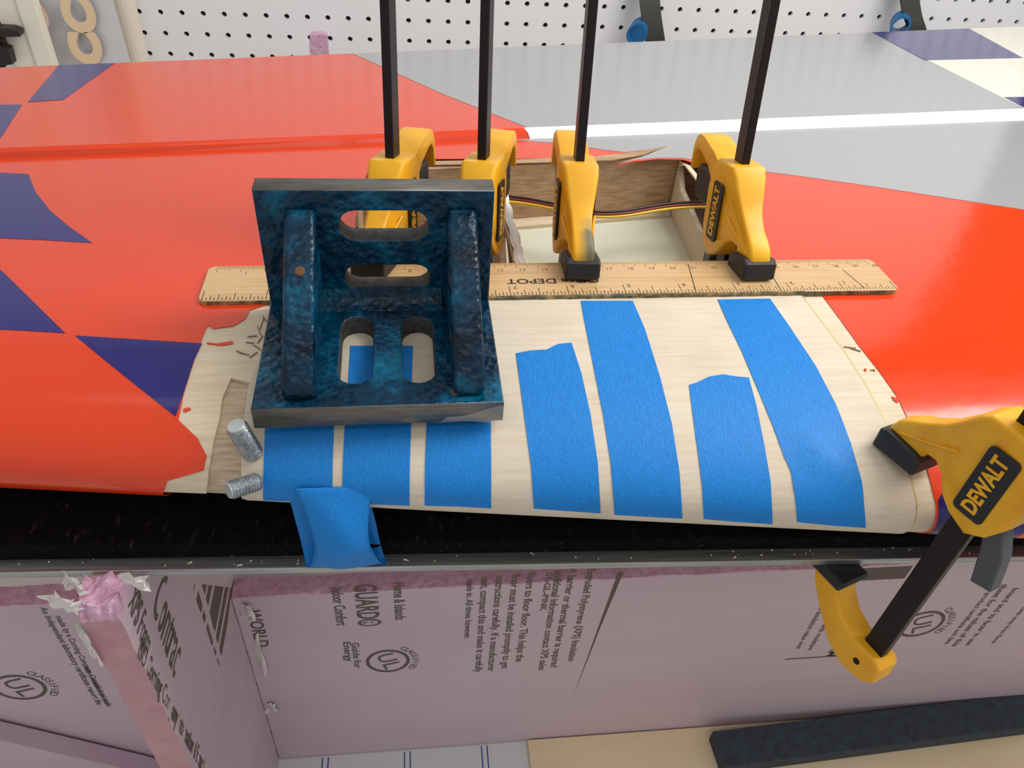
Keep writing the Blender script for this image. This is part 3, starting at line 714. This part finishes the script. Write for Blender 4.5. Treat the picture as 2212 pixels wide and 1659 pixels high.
# ---- blue tape strips across the sheet
def tape(px, label, lift=None, wrap=True):
    o = link('tape_strip', patch(skinpoly(px, 14), 1.28, .22, 4, lift), 'tape_blue'); tag(o, label, 'tape', 'blue tape strips on the balsa sheet'); return o
tape([(576, 842), (574, 930), (572, 1000), (570, 1074), (646, 1077), (719, 1081), (720, 1000), (722, 930), (722, 842)], 'blue tape strip nearest the metal studs, under the angle plate')
tape([(757, 752), (752, 840), (745, 935), (742, 1000), (740, 1080), (812, 1083), (885, 1086), (886, 1000), (888, 930), (890, 840), (892, 752)], 'blue tape strip in the middle of the three under the angle plate')
tape([(925, 850), (921, 935), (919, 1000), (918, 1086), (990, 1088), (1061, 1092), (1061, 1000), (1060, 930), (1060, 850)], 'blue tape strip showing below the right end of the angle plate')
tape([(1114, 768), (1124, 840), (1136, 930), (1147, 1010), (1153, 1093), (1225, 1098), (1297, 1103), (1290, 1000), (1275, 900), (1255, 810), (1234, 745), (1205, 748), (1180, 760), (1145, 762)], 'short blue tape strip just right of the angle plate, ragged top')
tape([(1254, 655), (1262, 700), (1280, 790), (1302, 900), (1318, 1000), (1327, 1106), (1400, 1110), (1473, 1114), (1466, 1020), (1450, 920), (1425, 820), (1392, 715), (1366, 655)], 'long blue tape strip from the ruler to the wing front, left of two')
tape([(1487, 836), (1495, 900), (1506, 980), (1515, 1050), (1519, 1115), (1592, 1121), (1667, 1126), (1662, 1040), (1648, 960), (1632, 880), (1616, 820), (1590, 818), (1560, 813), (1530, 818), (1505, 830)], 'short blue tape strip between the two long ones, curved top end')
def wr(x, w_):
    return 1.1*max(0, sin((w_-.25)*14+x*.25))*max(0, 1-abs(w_-.42)/.22)
tape([(1549, 652), (1570, 700), (1600, 762), (1635, 845), (1668, 925), (1692, 990), (1706, 1020), (1715, 1070), (1720, 1122), (1795, 1129), (1868, 1134), (1858, 1040), (1835, 960), (1802, 875), (1760, 795), (1705, 712), (1662, 650)], 'long wrinkled blue tape strip nearest the front clamp', wr)

# ---- loose loop of tape hanging off the front
def loop():
    xl, xr_ = skin(640, 1070)[0], skin(808, 1066)[0]
    p0 = wp((xl+xr_)/2, .1); ye, ze = p0.y, p0.z
    ly = lip((xl+xr_)/2); zb = AZ+.4
    path = [(ye-1.2, ze+.8), (ye-3.0, ze-3), (ye-6.0, ze-9), (ye-8.4, ze-16), (ye-9.0, ze-23), (ye-8.0, ze-29), (ly-1.2, zb+4.5), (ly+.6, zb+.6), (ly+3.0, zb), (ly+5.0, zb+5), (ye+.4, ze-22), (ye+.8, ze-12), (ye+.4, ze-5)]
    zmin = AZ+.4
    n = len(path)-1; m = 14; vs = []; fs = []
    sm = []
    for i in range(n*4+1):      # Catmull-Rom
        t = i/4; k = min(int(t), n-1); f = t-k
        P = [path[max(0, min(n, k+d))] for d in (-1, 0, 1, 2)]
        sm.append(tuple(.5*((2*P[1][c])+(P[2][c]-P[0][c])*f+(2*P[0][c]-5*P[1][c]+4*P[2][c]-P[3][c])*f*f+(3*P[1][c]-P[0][c]-3*P[2][c]+P[3][c])*f**3) for c in (0, 1)))
    N_ = len(sm)-1
    for i, (y, z) in enumerate(sm):
        v = i/N_; front = v < .62; vv = min(1, v/.62)
        bk = max(0, (v-.62)/.38)
        l = xl-3.0*bk+(5.6*sin(pi*vv)**1.3 if front else 0)
        r_ = xr_+(3.2*vv**2 if front else 3.2-6.5*bk)-(3.4*sin(pi*vv)**1.2 if front else 0)
        for j in range(m+1):
            a = j/m; x = l+(r_-l)*a
            bow = 4.2*sin(pi*vv)*(1-(2*a-1)**2) if front else 0
            vs.append((x, y-bow+(.9*sin(9*a+z*.2) if 4 < i < N_-4 else 0)*.25, max(z, zmin)))
    for i in range(N_):
        for j in range(m): a = i*(m+1)+j; fs.append((a, a+1, a+m+2, a+m+1))
    me = pyd(vs, fs, True)
    bm = bmesh.new(); bm.from_mesh(me); bmesh.ops.solidify(bm, geom=bm.faces[:], thickness=.00014); bm.to_mesh(me); bm.free()
    for p in me.polygons: p.use_smooth = True
    return me
tag(link('tape_loop', loop(), 'tape_blue'), 'loose blue tape folded into a loop, hanging off the wing front', 'tape')

# ================================================================== WOODEN RULER
RL, RWD, RTH = 308.0, 28.4, 3.9
ra, rbp = onz(425, 651, 0.4), onz(1943, 626, 0.4)
ryaw = atan2(rbp.y-ra.y, rbp.x-ra.x)
RM = Matrix.Translation(ra) @ Matrix.Rotation(ryaw, 4, 'Z') @ Matrix.Rotation(radians(-3.6), 4, 'X')
RM = RM @ Matrix.Translation((0, 0, -RTH))
rul = empty('wooden_ruler', 'worn wooden twelve-inch ruler clamped flat across the wing', 'ruler', RM)
body = prism(rrect(0, RL, 0, RWD, 3.5, 5), 0, RTH, .5, 2, axis='z')
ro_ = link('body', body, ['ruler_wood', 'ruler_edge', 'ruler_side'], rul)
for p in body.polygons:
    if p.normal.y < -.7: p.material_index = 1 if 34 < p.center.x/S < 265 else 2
# glue and paint build-up along the front edge
vs = []; fs = []; rr = random.Random(11); n = 90
for i in range(n+1):
    x = 28+(262-28)*i/n
    vs += [(x, -.05, RTH+.02), (x, .35+rr.uniform(0, .5)*(1 if 3 < i < n-3 else 0), RTH+.03), (x, -.25-rr.uniform(0, .3), RTH-.5), (x, -.2-rr.uniform(0, .35), .2)]
for i in range(n):
    a = i*4; fs += [(a, a+4, a+5, a+1), (a+2, a+6, a+4, a), (a+3, a+7, a+6, a+2)]
link('glue_residue', fixn(pyd(vs, fs)), 'ruler_edge', rul)
tk = []; tf = []
def tick(x, y0, y1, wd):
    b0 = len(tk); z = RTH+.03
    tk.extend([(x-wd/2, y0, z), (x+wd/2, y0, z), (x+wd/2, y1, z), (x-wd/2, y1, z)]); tf.append((b0, b0+1, b0+2, b0+3))
for i in range(0, 12*16+1):                      # inch scale at the near edge, counted from the right end
    x = RL-1.5-i*25.4/16; l = 7.2 if i % 16 == 0 else 5.4 if i % 8 == 0 else 4.2 if i % 4 == 0 else 3.0 if i % 2 == 0 else 2.1
    tick(x, .7, .7+l, .32)
o = link('inch_ticks', pyd(tk, tf), 'ink', rul); o['kind'] = 'stuff'
tk = []; tf = []
for i in range(0, 301):                          # millimetres at the far edge
    x = 4+i; l = 4.6 if i % 10 == 0 else 3.4 if i % 5 == 0 else 2.1
    tick(x, RWD-.6-l, RWD-.6, .26)
o = link('millimetre_ticks', pyd(tk, tf), 'ink_faint', rul); o['kind'] = 'stuff'
for k in range(1, 12):
    me = textmesh(str(k), 3.6); me.transform(TR(RL-1.5-k*25.4+2.6, 7.2, RTH+.02, 0, 0, pi)); link('numeral', me, 'ink', rul)
for k in range(1, 31):
    me = textmesh(str(k), 3.2); me.transform(TR(4+10*k+2.4, RWD-6.6, RTH+.02)); link('numeral', me, 'ink_faint', rul)
me = textmesh("O\u1da0\u1da0\u026aCE DEPOT" if False else "Office DEPOT", 5.6, .04, 'CENTER', .12, 1.25)
tx = RM.inverted() @ onz(1196, 606, 0.4); me.transform(TR(tx.x, tx.y+1.0, RTH+.02, 0, 0, pi)); link('lettering', me, 'ink', rul)
for (u0_, v0_, u1_, v1_) in ((1488, 565, 1508, 640), (1662, 578, 1690, 632), (1822, 578, 1868, 622)):   # old knife scores
    a = RM.inverted() @ onz(u0_, v0_, .4); b_ = RM.inverted() @ onz(u1_, v1_, .4); d = Vector((b_.x-a.x, b_.y-a.y)).normalized(); nx_, ny_ = -d.y*.22, d.x*.22
    y0c, y1c = max(.8, min(RWD-.8, a.y)), max(.8, min(RWD-.8, b_.y))
    me = pyd([(a.x-nx_, y0c-ny_, RTH+.03), (a.x+nx_, y0c+ny_, RTH+.03), (b_.x+nx_, y1c+ny_, RTH+.03), (b_.x-nx_, y1c-ny_, RTH+.03)], [(0, 1, 2, 3)]); link('score_mark', me, 'ink', rul)

# ================================================================== CAST IRON ANGLE PLATE
PZ0, PT = -1.6, 9.4
PZ1 = PZ0+PT
fa, fb = onz(541, 884, PZ1), onz(1089, 868, PZ1)
PW = (fb-fa).length; pyaw = atan2(fb.y-fa.y, fb.x-fa.x)
PM = Matrix.Translation(Vector(((fa.x+fb.x)/2, (fa.y+fb.y)/2, PZ0))) @ Matrix.Rotation(pyaw, 4, 'Z')
PI_ = PM.inverted()
ap = empty('angle_plate', 'heavy blue cast iron slotted angle plate resting on the balsa sheet', 'angle plate', PM)
PD, UT, PH = 70.0, 9.4, 58.4
def bbox(pts): xs = [p[0] for p in pts]; ys = [p[1] for p in pts]; return min(xs), max(xs), min(ys), max(ys)
def loc_z(u, v): p = PI_ @ onz(u, v, PZ1); return (p.x, p.y)
UY = fa.y+PD-UT
def loc_y(u, v): p = PI_ @ ony(u, v, UY); return (p.x, p.z)
slots_b = []
for (u0_, u1_, v0_, v1_) in ((733, 806, 684, 828), (868, 938, 684, 826)):
    a, b_, c, d = bbox([loc_z((u0_+u1_)/2, v0_), loc_z((u0_+u1_)/2, v1_)])
    cx = loc_z((u0_+u1_)/2, (v0_+v1_)/2)[0]; wd = abs(loc_z(u1_, 770)[0]-loc_z(u0_, 770)[0]); slots_b.append(capsule(cx, (c+d)/2, wd, d-c))
slots_u = []
for (u0_, u1_, v0_, v1_) in ((731, 927, 457, 521), (744, 930, 574, 627)):
    vm = (v0_+v1_)/2; a = loc_y(u0_, vm); b_ = loc_y(u1_, vm); c = loc_y((u0_+u1_)/2, v0_)[1]; d = loc_y((u0_+u1_)/2, v1_)[1]
    slots_u.append(capsule((a[0]+b_[0])/2, (c+d)/2, abs(b_[0]-a[0]), abs(c-d)))
hw_ = PW/2
me = holed([(-hw_, 0), (hw_, 0), (hw_, PD), (-hw_, PD)], slots_b, PT, 0.5); me.transform(TR(0, 0, PT/2))
o = link('base', me, ['hammer_blue', 'iron_machined', 'iron_cast'], ap)
def paint(me, inward, faces_machined):
    for p in me.polygons:
        c = p.center/S; n = p.normal
        if n.dot(Vector(inward)) > .6: p.material_index = 0
        elif any(n.dot(Vector(k)) > .6 and cond(c) for k, cond in faces_machined): p.material_index = 1
        elif abs(n.x) > .6 and abs(abs(c.x)-hw_) < 1.2: p.material_index = 0
        else: p.material_index = 2
paint(me, (0, 0, 1), [((0, -1, 0), lambda c: c.y < 1), ((0, 0, -1), lambda c: True), ((0, 1, 0), lambda c: c.y > PD-1)])
me = holed([(-hw_, PT), (hw_, PT), (hw_, PH), (-hw_, PH)], slots_u, UT, 0.5); me.transform(Matrix(((1, 0, 0, 0), (0, 0, -1, (PD-UT/2)*S), (0, 1, 0, 0), (0, 0, 0, 1))))
o = link('upright', me, ['hammer_blue', 'iron_machined', 'iron_cast'], ap)
paint(me, (0, -1, 0), [((0, 0, 1), lambda c: c.z > PH-1), ((0, 1, 0), lambda c: True)])
for u in (645, 1006):
    xb = loc_z(u, 832)[0]; xt = (PI_ @ ony({645: 652, 1006: 1003}[u], 455, UY)).x; x = (xb+xt)/2
    poly = [(5, PT-.5), (3.2, PT+1.5), (4.2, PT+5.5), (PD-UT-6.5, PH-11.5), (PD-UT-2, PH-7), (PD-UT+.5, PH-7.5), (PD-UT+.5, PT-.5)]
    def hw2(y, z): return 1.0
    me = prism(poly, x-5.6, x+5.6, 3.6, 4, axis='x')
    for p in me.polygons: p.use_smooth = True
    link('web', me, 'hammer_blue', ap)
# cast fillets in the inner corner
me = prism([(PD-UT+.4, PT-.4), (PD-UT+.4, PT+7), (PD-UT-1.5, PT+3), (PD-UT-4, PT+1.2), (PD-UT-7.5, PT-.4)], -24, 24, axis='x')
link('fillet', me, 'hammer_blue', ap)
for (u, v, r) in ((650, 556, 2.2), (662, 620, 1.4), (983, 828, 1.6), (575, 432, 1.6)):
    if v < 700 and v > 500: p = PI_ @ ony(u, v, UY-30)
    y0 = {556: 0, 620: 0}.get(v)
rs = []
for (t, dx, r) in ((.72, 1.2, 1.9), (.70, 4.0, 1.2), (.55, 4.6, 1.1)):      # rust spots on the left web crest
    xb = loc_z(645, 832)[0]; a = Vector((0, 4.2, PT+5.5)); b_ = Vector((0, PD-UT-6.5, PH-11.5)); p = a+(b_-a)*t; nrm = Vector((0, -(b_-a).z, (b_-a).y)).normalized()
    q = p+nrm*(.12 if dx < 3 else -.9); rs.append(cyl((xb+dx, q.y, q.z), (xb+dx, q.y+nrm.y*.2, q.z+nrm.z*.2), r, r*.7, 9))
rs.append(cyl((loc_z(983, 826)[0], 6, PT), (loc_z(983, 826)[0], 6, PT+.4), 2.0, 1.4, 9))
for me in rs: link('rust_spot', me, 'rust', ap)

# scrap of clear tape at the plate's front right corner
p0 = PI_ @ onz(1088, 870, PZ1)
vs = []; fs = []; n = 8
for i in range(n+1):
    a = i/n
    top_ = (hw_-20+24*a, -.5-1.5*a*a, PT*.35+5.8*a-1.0*sin(a*6)); bot_ = (hw_-24+31*a, -.7-3.5*a*a, PT*.10+1.0*sin(a*4)-.4)
    vs += [top_, tuple((t+b_)/2+(-.6 if k == 1 else 0) for k, (t, b_) in enumerate(zip(top_, bot_))), bot_]
for i in range(n):
    for k in range(2): a = i*3+k; fs.append((a, a+1, a+4, a+3))
e = empty('clear_tape', 'scrap of clear tape stuck on the front right corner of the angle plate', 'tape', PM)
link('film', pyd(vs, fs, True), 'tape_clear', e)

# ================================================================== TWO STEEL STUDS
def stud(base, d, ln, r, label):
    d = Vector(d).normalized(); a = d.orthogonal().normalized(); b_ = d.cross(a); R4 = Matrix((a, b_, d)).transposed().to_4x4(); R4.translation = base
    e = empty('steel_stud', label, 'stud', R4, 'short steel studs')
    # threaded shank as stacked rings, plain end face
    n = 18; vs = []; fs = []; K = int(ln/0.55)
    for k in range(K+1):
        z = ln*k/K; rr_ = r-(.28 if k % 2 else 0)
        if k in (0, K): rr_ = r-.6
        for i in range(n): t = 2*pi*i/n; vs.append((rr_*cos(t), rr_*sin(t), z))
    for k in range(K):
        for i in range(n): j = (i+1) % n; fs.append((k*n+i, k*n+j, (k+1)*n+j, (k+1)*n+i))
    fs.append(tuple(range(n))[::-1]); link('shank', pyd(vs, fs), 'stud_steel', e)
    link('end_face', cyl((0, 0, ln-.05), (0, 0, ln+.35), r-.5, r-.7, n), 'stud_end', e)
x_, w_ = skin(549, 990); P = wp(x_, w_); stud(P+Vector((0, .5, 1.3)), (-.24, -.03, 1), 15.5, 3.7, 'upright galvanised steel stud beside the front left corner of the angle plate')
x_, w_ = skin(556, 1036); P = wp(x_, w_)+wn(x_, w_)*3.9; stud(P+Vector((1.5, 1.2, 0)), (-.80, -.55, .22), 11.0, 3.4, 'galvanised steel stud lying on the wing front below the upright one')

# ================================================================== BAR CLAMPS
TH_ = 30.0
TALL = .25
def zs(pl): return [(x, z if z <= 20 else z+(z-20)*TALL) for x, z in pl]
def jaw_hw(x, z): return 1.0 if x < 9 else max(.60, 1.0-(x-9)/14*.40)
def clamp(M4, gap, label, up=150, lever=True, smudge=False):
    e = empty('bar_clamp', label, 'clamp', M4, 'yellow and black bar clamps')
    link('bar', box(-4.5, 4.5, -2.0, 2.0, -gap-26, up, .35, 1), 'bar_steel', e)
    head = [(-4, -4), (4, -1), (9, 3), (13, 8.5), (17, 10.5), (21.5, 9.5), (22.5, 5.5), (37, 5.2), (37.6, 9), (36, 13), (32, 16.5), (27, 19.5), (21, 24), (16, 30), (12.5, 35.5), (9, 38.5), (-8, 38.5), (-13, 34), (-15, 27), (-14.5, 9), (-10, 0)]
    me = prism(zs(head), -8.4, 8.4, 1.7, 3, jaw_hw); h = link('head', me, ['plastic_dirty' if smudge else 'plastic_yellow'], e)
    smooth_by(me, 34)
    # moulded rib lines along the arm sides
    for sg in (-1, 1):
        me = tube([(12, sg*7.6, 20), (18, sg*6.4, 16.5), (25, sg*5.3, 13), (33, sg*5.05, 10)], .55); link('arm_ridge', me, 'plastic_yellow', e)
        # badge
        bd = prism(rrect(-5.6, 5.6, -14, 14, 2.0, 4), -.35, .35, .15, 1, axis='z')
        mx = Matrix.Translation(Vector((-1.5, sg*8.5, 17+8*TALL))*S) @ Matrix(((1, 0, 0, 0), (0, 0, -sg, 0), (0, 1, 0, 0), (0, 0, 0, 1)))
        mx = mx if sg < 0 else mx
        Rm = Matrix.Rotation(pi/2, 4, 'X') if sg < 0 else Matrix.Rotation(pi/2, 4, 'X') @ Matrix.Rotation(pi, 4, 'Y')
        mx = Matrix.Translation(Vector((-1.5, sg*8.5, 17+8*TALL))*S) @ Rm
        bd.transform(mx); bo = link('badge', bd, 'plastic_black', e); bo['label'] = 'black badge with yellow letters'
        t = textmesh("DEWALT", 6.4, .25, 'CENTER', .22, .80)
        xs = [v.co.x for v in t.vertices]; k_ = 23.5*S/(max(xs)-min(xs))
        for v in t.vertices: v.co.x *= k_; v.co.y *= 1.15
        t.transform(mx @ Matrix.Translation((0, 0, .35*S)) @ Matrix.Rotation(pi/2*(1 if sg > 0 else 1), 4, 'Z'))
        o = link('badge_lettering', t, 'plastic_yellow', bo)
    # swivel pad in black rubber: base and raised rim
    pad = [(TH_-9, 0), (TH_+8.5, 0), (TH_+9, 1), (TH_+9, 7.5), (TH_+6, 9.2), (TH_-6, 8.2), (TH_-9.5, 6.5), (TH_-9.5, 1)]
    link('jaw_pad', prism(pad, -7.8, 7.8, 1.2, 2), 'plastic_black', e)
    # grip behind the bar
    grip = [(-9, 36), (-18, 39), (-33, 42), (-38.5, 42), (-42, 40.5), (-44.5, 36.5), (-45.5, 27), (-43.5, 27), (-41.5, 34), (-38.5, 36.2), (-33, 35.5), (-22, 32), (-13, 26)]
    link('grip', smooth_by(prism(zs(grip), -7.2, 7.2, 1.2, 2), 34), 'plastic_yellow', e)
    link('grip_web', prism(zs([(-12, 35), (-35, 39), (-38, 35.5), (-32, 32), (-20, 26), (-12, 23)]), -3.0, 3.0, .6, 1), 'plastic_yellow', e)
    # squeeze trigger and release lever
    link('trigger', prism(zs([(-12, 29), (-20, 31), (-36, 30.5), (-39, 28), (-39, 19), (-36, 16), (-20, 15), (-12, 17)]), -5.6, 5.6, 1.6, 3), 'plastic_black', e)
    if lever: link('release_lever', prism([(-6, 2), (-12, 4), (-17, -6), (-20, -19), (-13, -21), (-9.5, -8)], -3.4, 3.4, .8, 2), 'plastic_grey', e)
    # fixed jaw at the foot of the bar
    g = -gap
    fj = [(36, g-5), (22.5, g-5), (20.5, g-10), (15, g-16), (8, g-19), (-5.5, g-19.5), (-8, g-22), (-8.5, g-30), (-4, g-34.5), (6, g-36), (15, g-32), (26, g-21), (33, g-12)]
    link('fixed_jaw', smooth_by(prism(fj, -6.2, 6.2, 1.4, 3), 34), 'plastic_yellow', e)
    link('fixed_pad', prism([(21, g), (37, g), (38, g-1.5), (36.5, g-5.6), (21.5, g-5.6), (20, g-1.5)], -7.8, 7.8, 1.0, 2), 'plastic_black', e)
    link('pin', cyl((1, -6.35, g-27), (1, 6.35, g-27), 1.5, n=14), 'hole_dark', e)
    if smudge:
        link('smudge', prism([(37.9, 8), (37.6, 12.5), (34, 16.6), (30.5, 19.4)], -.1, .1), 'smudge', e) if False else None
    return e
def cmat(pad, jaw, upv):
    z = Vector(upv).normalized(); x = Vector(jaw); x = (x-z*x.dot(z)).normalized(); y = z.cross(x)
    M4 = Matrix((x, y, z)).transposed().to_4x4(); M4.translation = Vector(pad)-x*TH_; return M4
lean = (0, sin(radians(12)), cos(radians(12)))
def ruler_z(x, y):
    n = RM.to_3x3() @ Vector((0, 0, 1)); p0 = RM @ Vector((0, 0, RTH)); return p0.z-((x-p0.x)*n.x+(y-p0.y)*n.y)/n.z
def vclamp(bar_px, yb, ang_deg, label, **k):
    """bar_px: where the bar leaves the top of the head"""
    hd = ony(*bar_px, yb); z = Vector(lean).normalized(); jaw = Vector((sin(radians(ang_deg)), -cos(radians(ang_deg)), 0))
    base = hd-z*43; x = (jaw-z*jaw.dot(z)).normalized(); y = z.cross(x)
    pad = base+x*TH_; dz = ruler_z(pad.x, pad.y)-pad.z
    base = base+z*(dz/z.z)
    M4 = Matrix((x, y, z)).transposed().to_4x4(); M4.translation = base
    return clamp(M4, 11, label, **k)
vclamp((848, 336), 334, -17, 'leftmost upright yellow bar clamp, mostly hidden behind the angle plate')
vclamp((1045, 331), 334, -17, 'second upright yellow bar clamp, behind the right corner of the angle plate')
vclamp((1251, 336), 334, -3, 'upright yellow bar clamp with dirty jaw, facing the viewer over the open bay', smudge=True)
vclamp((1608, 321), 334, 2, 'rightmost upright yellow bar clamp, badge side showing, on the ruler')
TALL = 0.0
up5 = Vector((0.0715, 0.0557, 0.9959)); x5, w5 = skin(1946, 988); P5 = wp(x5, w5)+wn(x5, w5)*1.4
M5 = cmat(P5+Vector((0, 0, .8)), (-.377, .926, 0), up5)
g5 = (P5.z+.8-(AZ-3.4))/up5.z
clamp(M5, g5+.3, 'large yellow bar clamp at the front right, gripping the sheet and the aluminium bar', up=120)

# ================================================================== SERVO LEAD IN THE OPEN BAY
cab = empty('servo_lead', 'thin black, red and yellow three-wire lead crossing the open bay', 'cable', Matrix.Translation((100, 370, -45)))
WP = [(980, 412), (1085, 428), (1140, 434), (1200, 446), (1250, 458), (1300, 464), (1350, 461), (1400, 452), (1450, 444), (1500, 441), (1540, 441)]
for k, (mname) in enumerate(('wire_black', 'wire_red', 'wire_yellow')):
    pts = []
    for i, (u, v) in enumerate(WP):
        p = onz(u, v+k*5.6-5, -24+1.5*sin(i*.7)); pts.append((p.x, p.y, p.z))
    e = pts[-1]; pts.append((e[0]+30, e[1]-6, e[2]-2))
    under(link('wire', tube(pts, .8), mname, loc=0), cab)

# ================================================================== BACKGROUND AT THE PEGBOARD
# looped hooks: black band and blue tube
def hook(u_top, u_bot, v_bot, ub, vb, label, rb_=14, cap=False):
    y0 = WY-34
    a = ony(u_top, -70, y0+20); m_ = ony((u_top+u_bot)/2-2, 20, y0); b_ = ony(u_bot, v_bot+10, y0-8)
    c = ony(u_bot+6, v_bot+70, y0+4); d = ony(u_bot-40, v_bot+120, WY-6)
    e = empty('wall_hook', label, 'hook', Matrix.Translation((b_.x, WY, b_.z)))
    P = [Vector((a.x-14, WY-2, a.z+40)), a, m_, b_, c, d]; vs = []; fs = []; K = 24; n = len(P)-1
    for i in range(K+1):
        t = n*i/K; k = min(int(t), n-1); f = t-k; Q = [P[max(0, min(n, k+j))] for j in (-1, 0, 1, 2)]
        p = .5*(2*Q[1]+(Q[2]-Q[0])*f+(2*Q[0]-5*Q[1]+4*Q[2]-Q[3])*f*f+(3*Q[1]-Q[0]-3*Q[2]+Q[3])*f**3)
        vs += [(p.x-13, p.y-2.5, p.z), (p.x+13, p.y-2.5, p.z), (p.x+13, p.y+2.5, p.z), (p.x-13, p.y+2.5, p.z)]
    for i in range(K):
        q = i*4
        for k in range(4): fs.append((q+k, q+(k+1) % 4, q+4+(k+1) % 4, q+4+k))
    under(link('band', fixn(pyd(vs, fs)), 'hook_black', loc=0), e)
    t0 = ony(ub, vb, WY-46); t1 = Vector((t0.x+9, t0.y+20, t0.z+2)); n = 22; vs = []; fs = []
    d = (t1-t0).normalized(); ax = Vector((1, 0, 0)); ay = d.cross(ax).normalized()
    for (c_, r_) in ((t0, rb_), (t1, rb_), (t1, rb_-3.2), (t0, rb_-3.2)):
        for i in range(n): an = 2*pi*i/n; p = c_+ax*cos(an)*r_+ay*sin(an)*r_; vs.append(tuple(p))
    for k in range(4):
        for i in range(n): j = (i+1) % n; k2 = (k+1) % 4; fs.append((k*n+i, k*n+j, k2*n+j, k2*n+i))
    bt_ = under(link('blue_tube', fixn(pyd(vs, fs)), 'hook_blue', loc=0), e)
    if cap: k_ = link('end_cap', cyl(t0+d*1.0, t0+d*4, rb_-2.5, n=22), 'hook_blue', loc=0); k_.parent = bt_
hook(1398, 1416, 85, 1376, 74, 'black curved hook with blue tube on the pegboard, above the grey aileron', cap=True)
hook(1958, 1982, 60, 1945, 58, 'black curved hook with blue tube at the upper right, above the blue check')
# pink offcut standing behind the wing
a = ony(664, 112, 1010); b_ = ony(700, 76, 1010)
e = empty('foam_scrap', 'small pink foam scrap sticking up behind the red aileron', 'foam scrap', Matrix.Translation((a.x, 1016, BZ)) )
link('body', prism([(-2, 0), (24, 0), (25, b_.z-BZ-1), (19, b_.z-BZ+1), (5, b_.z-BZ), (3, b_.z-BZ-12)], -6, 6, .6), 'foam_cut', e)
# cream panel, lettered sheet, card tube and brackets at the upper left
yc = WY-84
xa, xb2 = ony(4, 60, yc).x, ony(92, 60, yc).x
e = empty('cream_panel', 'cream upright panel at the far upper left', 'panel', Matrix.Translation((xa, yc, BZ)))
link('board', box(0, xb2-xa, 0, 14, 0, 620, 1.0), 'cream_board', e); link('edge_strip', box((xb2-xa)*.58, xb2-xa+.5, -3, .2, 0, 620, .6), 'cream_board', e)
ys = WY-52
xs0, xs1 = ony(88, 60, ys).x, ony(272, 60, ys).x
e = empty('lettered_sheet', 'curled translucent sheet printed with tan rounded letters', 'sheet', Matrix.Translation((xs0, ys, BZ)))
vs = []; fs = []; n = 16
zt = 300
def shx(a, z): return a*(xs1-xs0)+(ony(285, 130, ys).x-ony(250, 0, ys).x)*.0
def right(z):   # right edge drifts with height like the hanging corner in the photo
    zz0, zz1 = ony(250, 0, ys), ony(286, 130, ys); t = (z+BZ-zz1.z)/(zz0.z-zz1.z); return zz1.x+(zz0.x-zz1.x)*t-xs0
K = 14
for k in range(K+1):
    z = 120+(zt)*k/K
    for i in range(n+1): a = i/n; vs.append((a*right(z), -8*a*a-3*sin(a*3), z))
for k in range(K):
    for i in range(n): q = k*(n+1)+i; fs.append((q, q+1, q+n+2, q+n+1))
link('sheet', pyd(vs, fs, True), 'letter_paper', e)
for (u, v) in ((176, 34), (190, 104), (75, 40), (84, 108)):
    p = ony(u, v, ys-10)
    for dx, dz, mname, dd in ((2.5, 2, 'letter_shadow', 0), (0, 0, 'letter_tan', -.5)):
        t = textmesh("C", 44, .3, 'CENTER', 3.0, 1.15); t.transform(TR(p.x-xs0+dx, -11.5+dd-(3 if u < 120 else 0), p.z-BZ+dz, pi/2, 0, 0) @ Matrix.Rotation(pi/2, 4, 'Z')); link('letter', t, mname, e)
c0 = ony(268, 0, WY-22); c1 = ony(300, 130, WY-22)
e = empty('card_roll', 'pale tan card roll standing against the pegboard beside the lettered sheet', 'card roll', Matrix.Translation((c1.x, WY-22, BZ)))
d = (c0-c1); top_ = d*(560/d.z)
link('tube', cyl((-3+ (BZ-c1.z)*d.x/d.z, 0, 0), (-3+top_.x+(BZ-c1.z)*d.x/d.z, 0, 560), 15, n=24), 'card_tan', e)
yb_ = WY-100
for (u0_, u1_, v0_, v1_, lab) in ((-60, 46, 58, 82, 'upper black shelf bracket at the far left edge'), (-60, 30, 98, 142, 'lower black shelf bracket at the far left edge')):
    a, b_ = ony(u0_, v0_, yb_), ony(u1_, v1_, yb_)
    e = empty('shelf_bracket', lab, 'bracket', Matrix.Translation((a.x, yb_, b_.z)))
    link('arm', prism([(0, 0), (b_.x-a.x, 2), (b_.x-a.x+1, a.z-b_.z-3), (b_.x-a.x-6, a.z-b_.z), (0, a.z-b_.z+1)], -3, 12, .8), 'bracket_black', e)
    link('wall_plate', box(8, 20, 12, 78, -8, a.z-b_.z+10, .8), 'bracket_black', e)
for o in bpy.data.objects:
    if o.type == 'MESH' and o.name.startswith('numeral'): pass
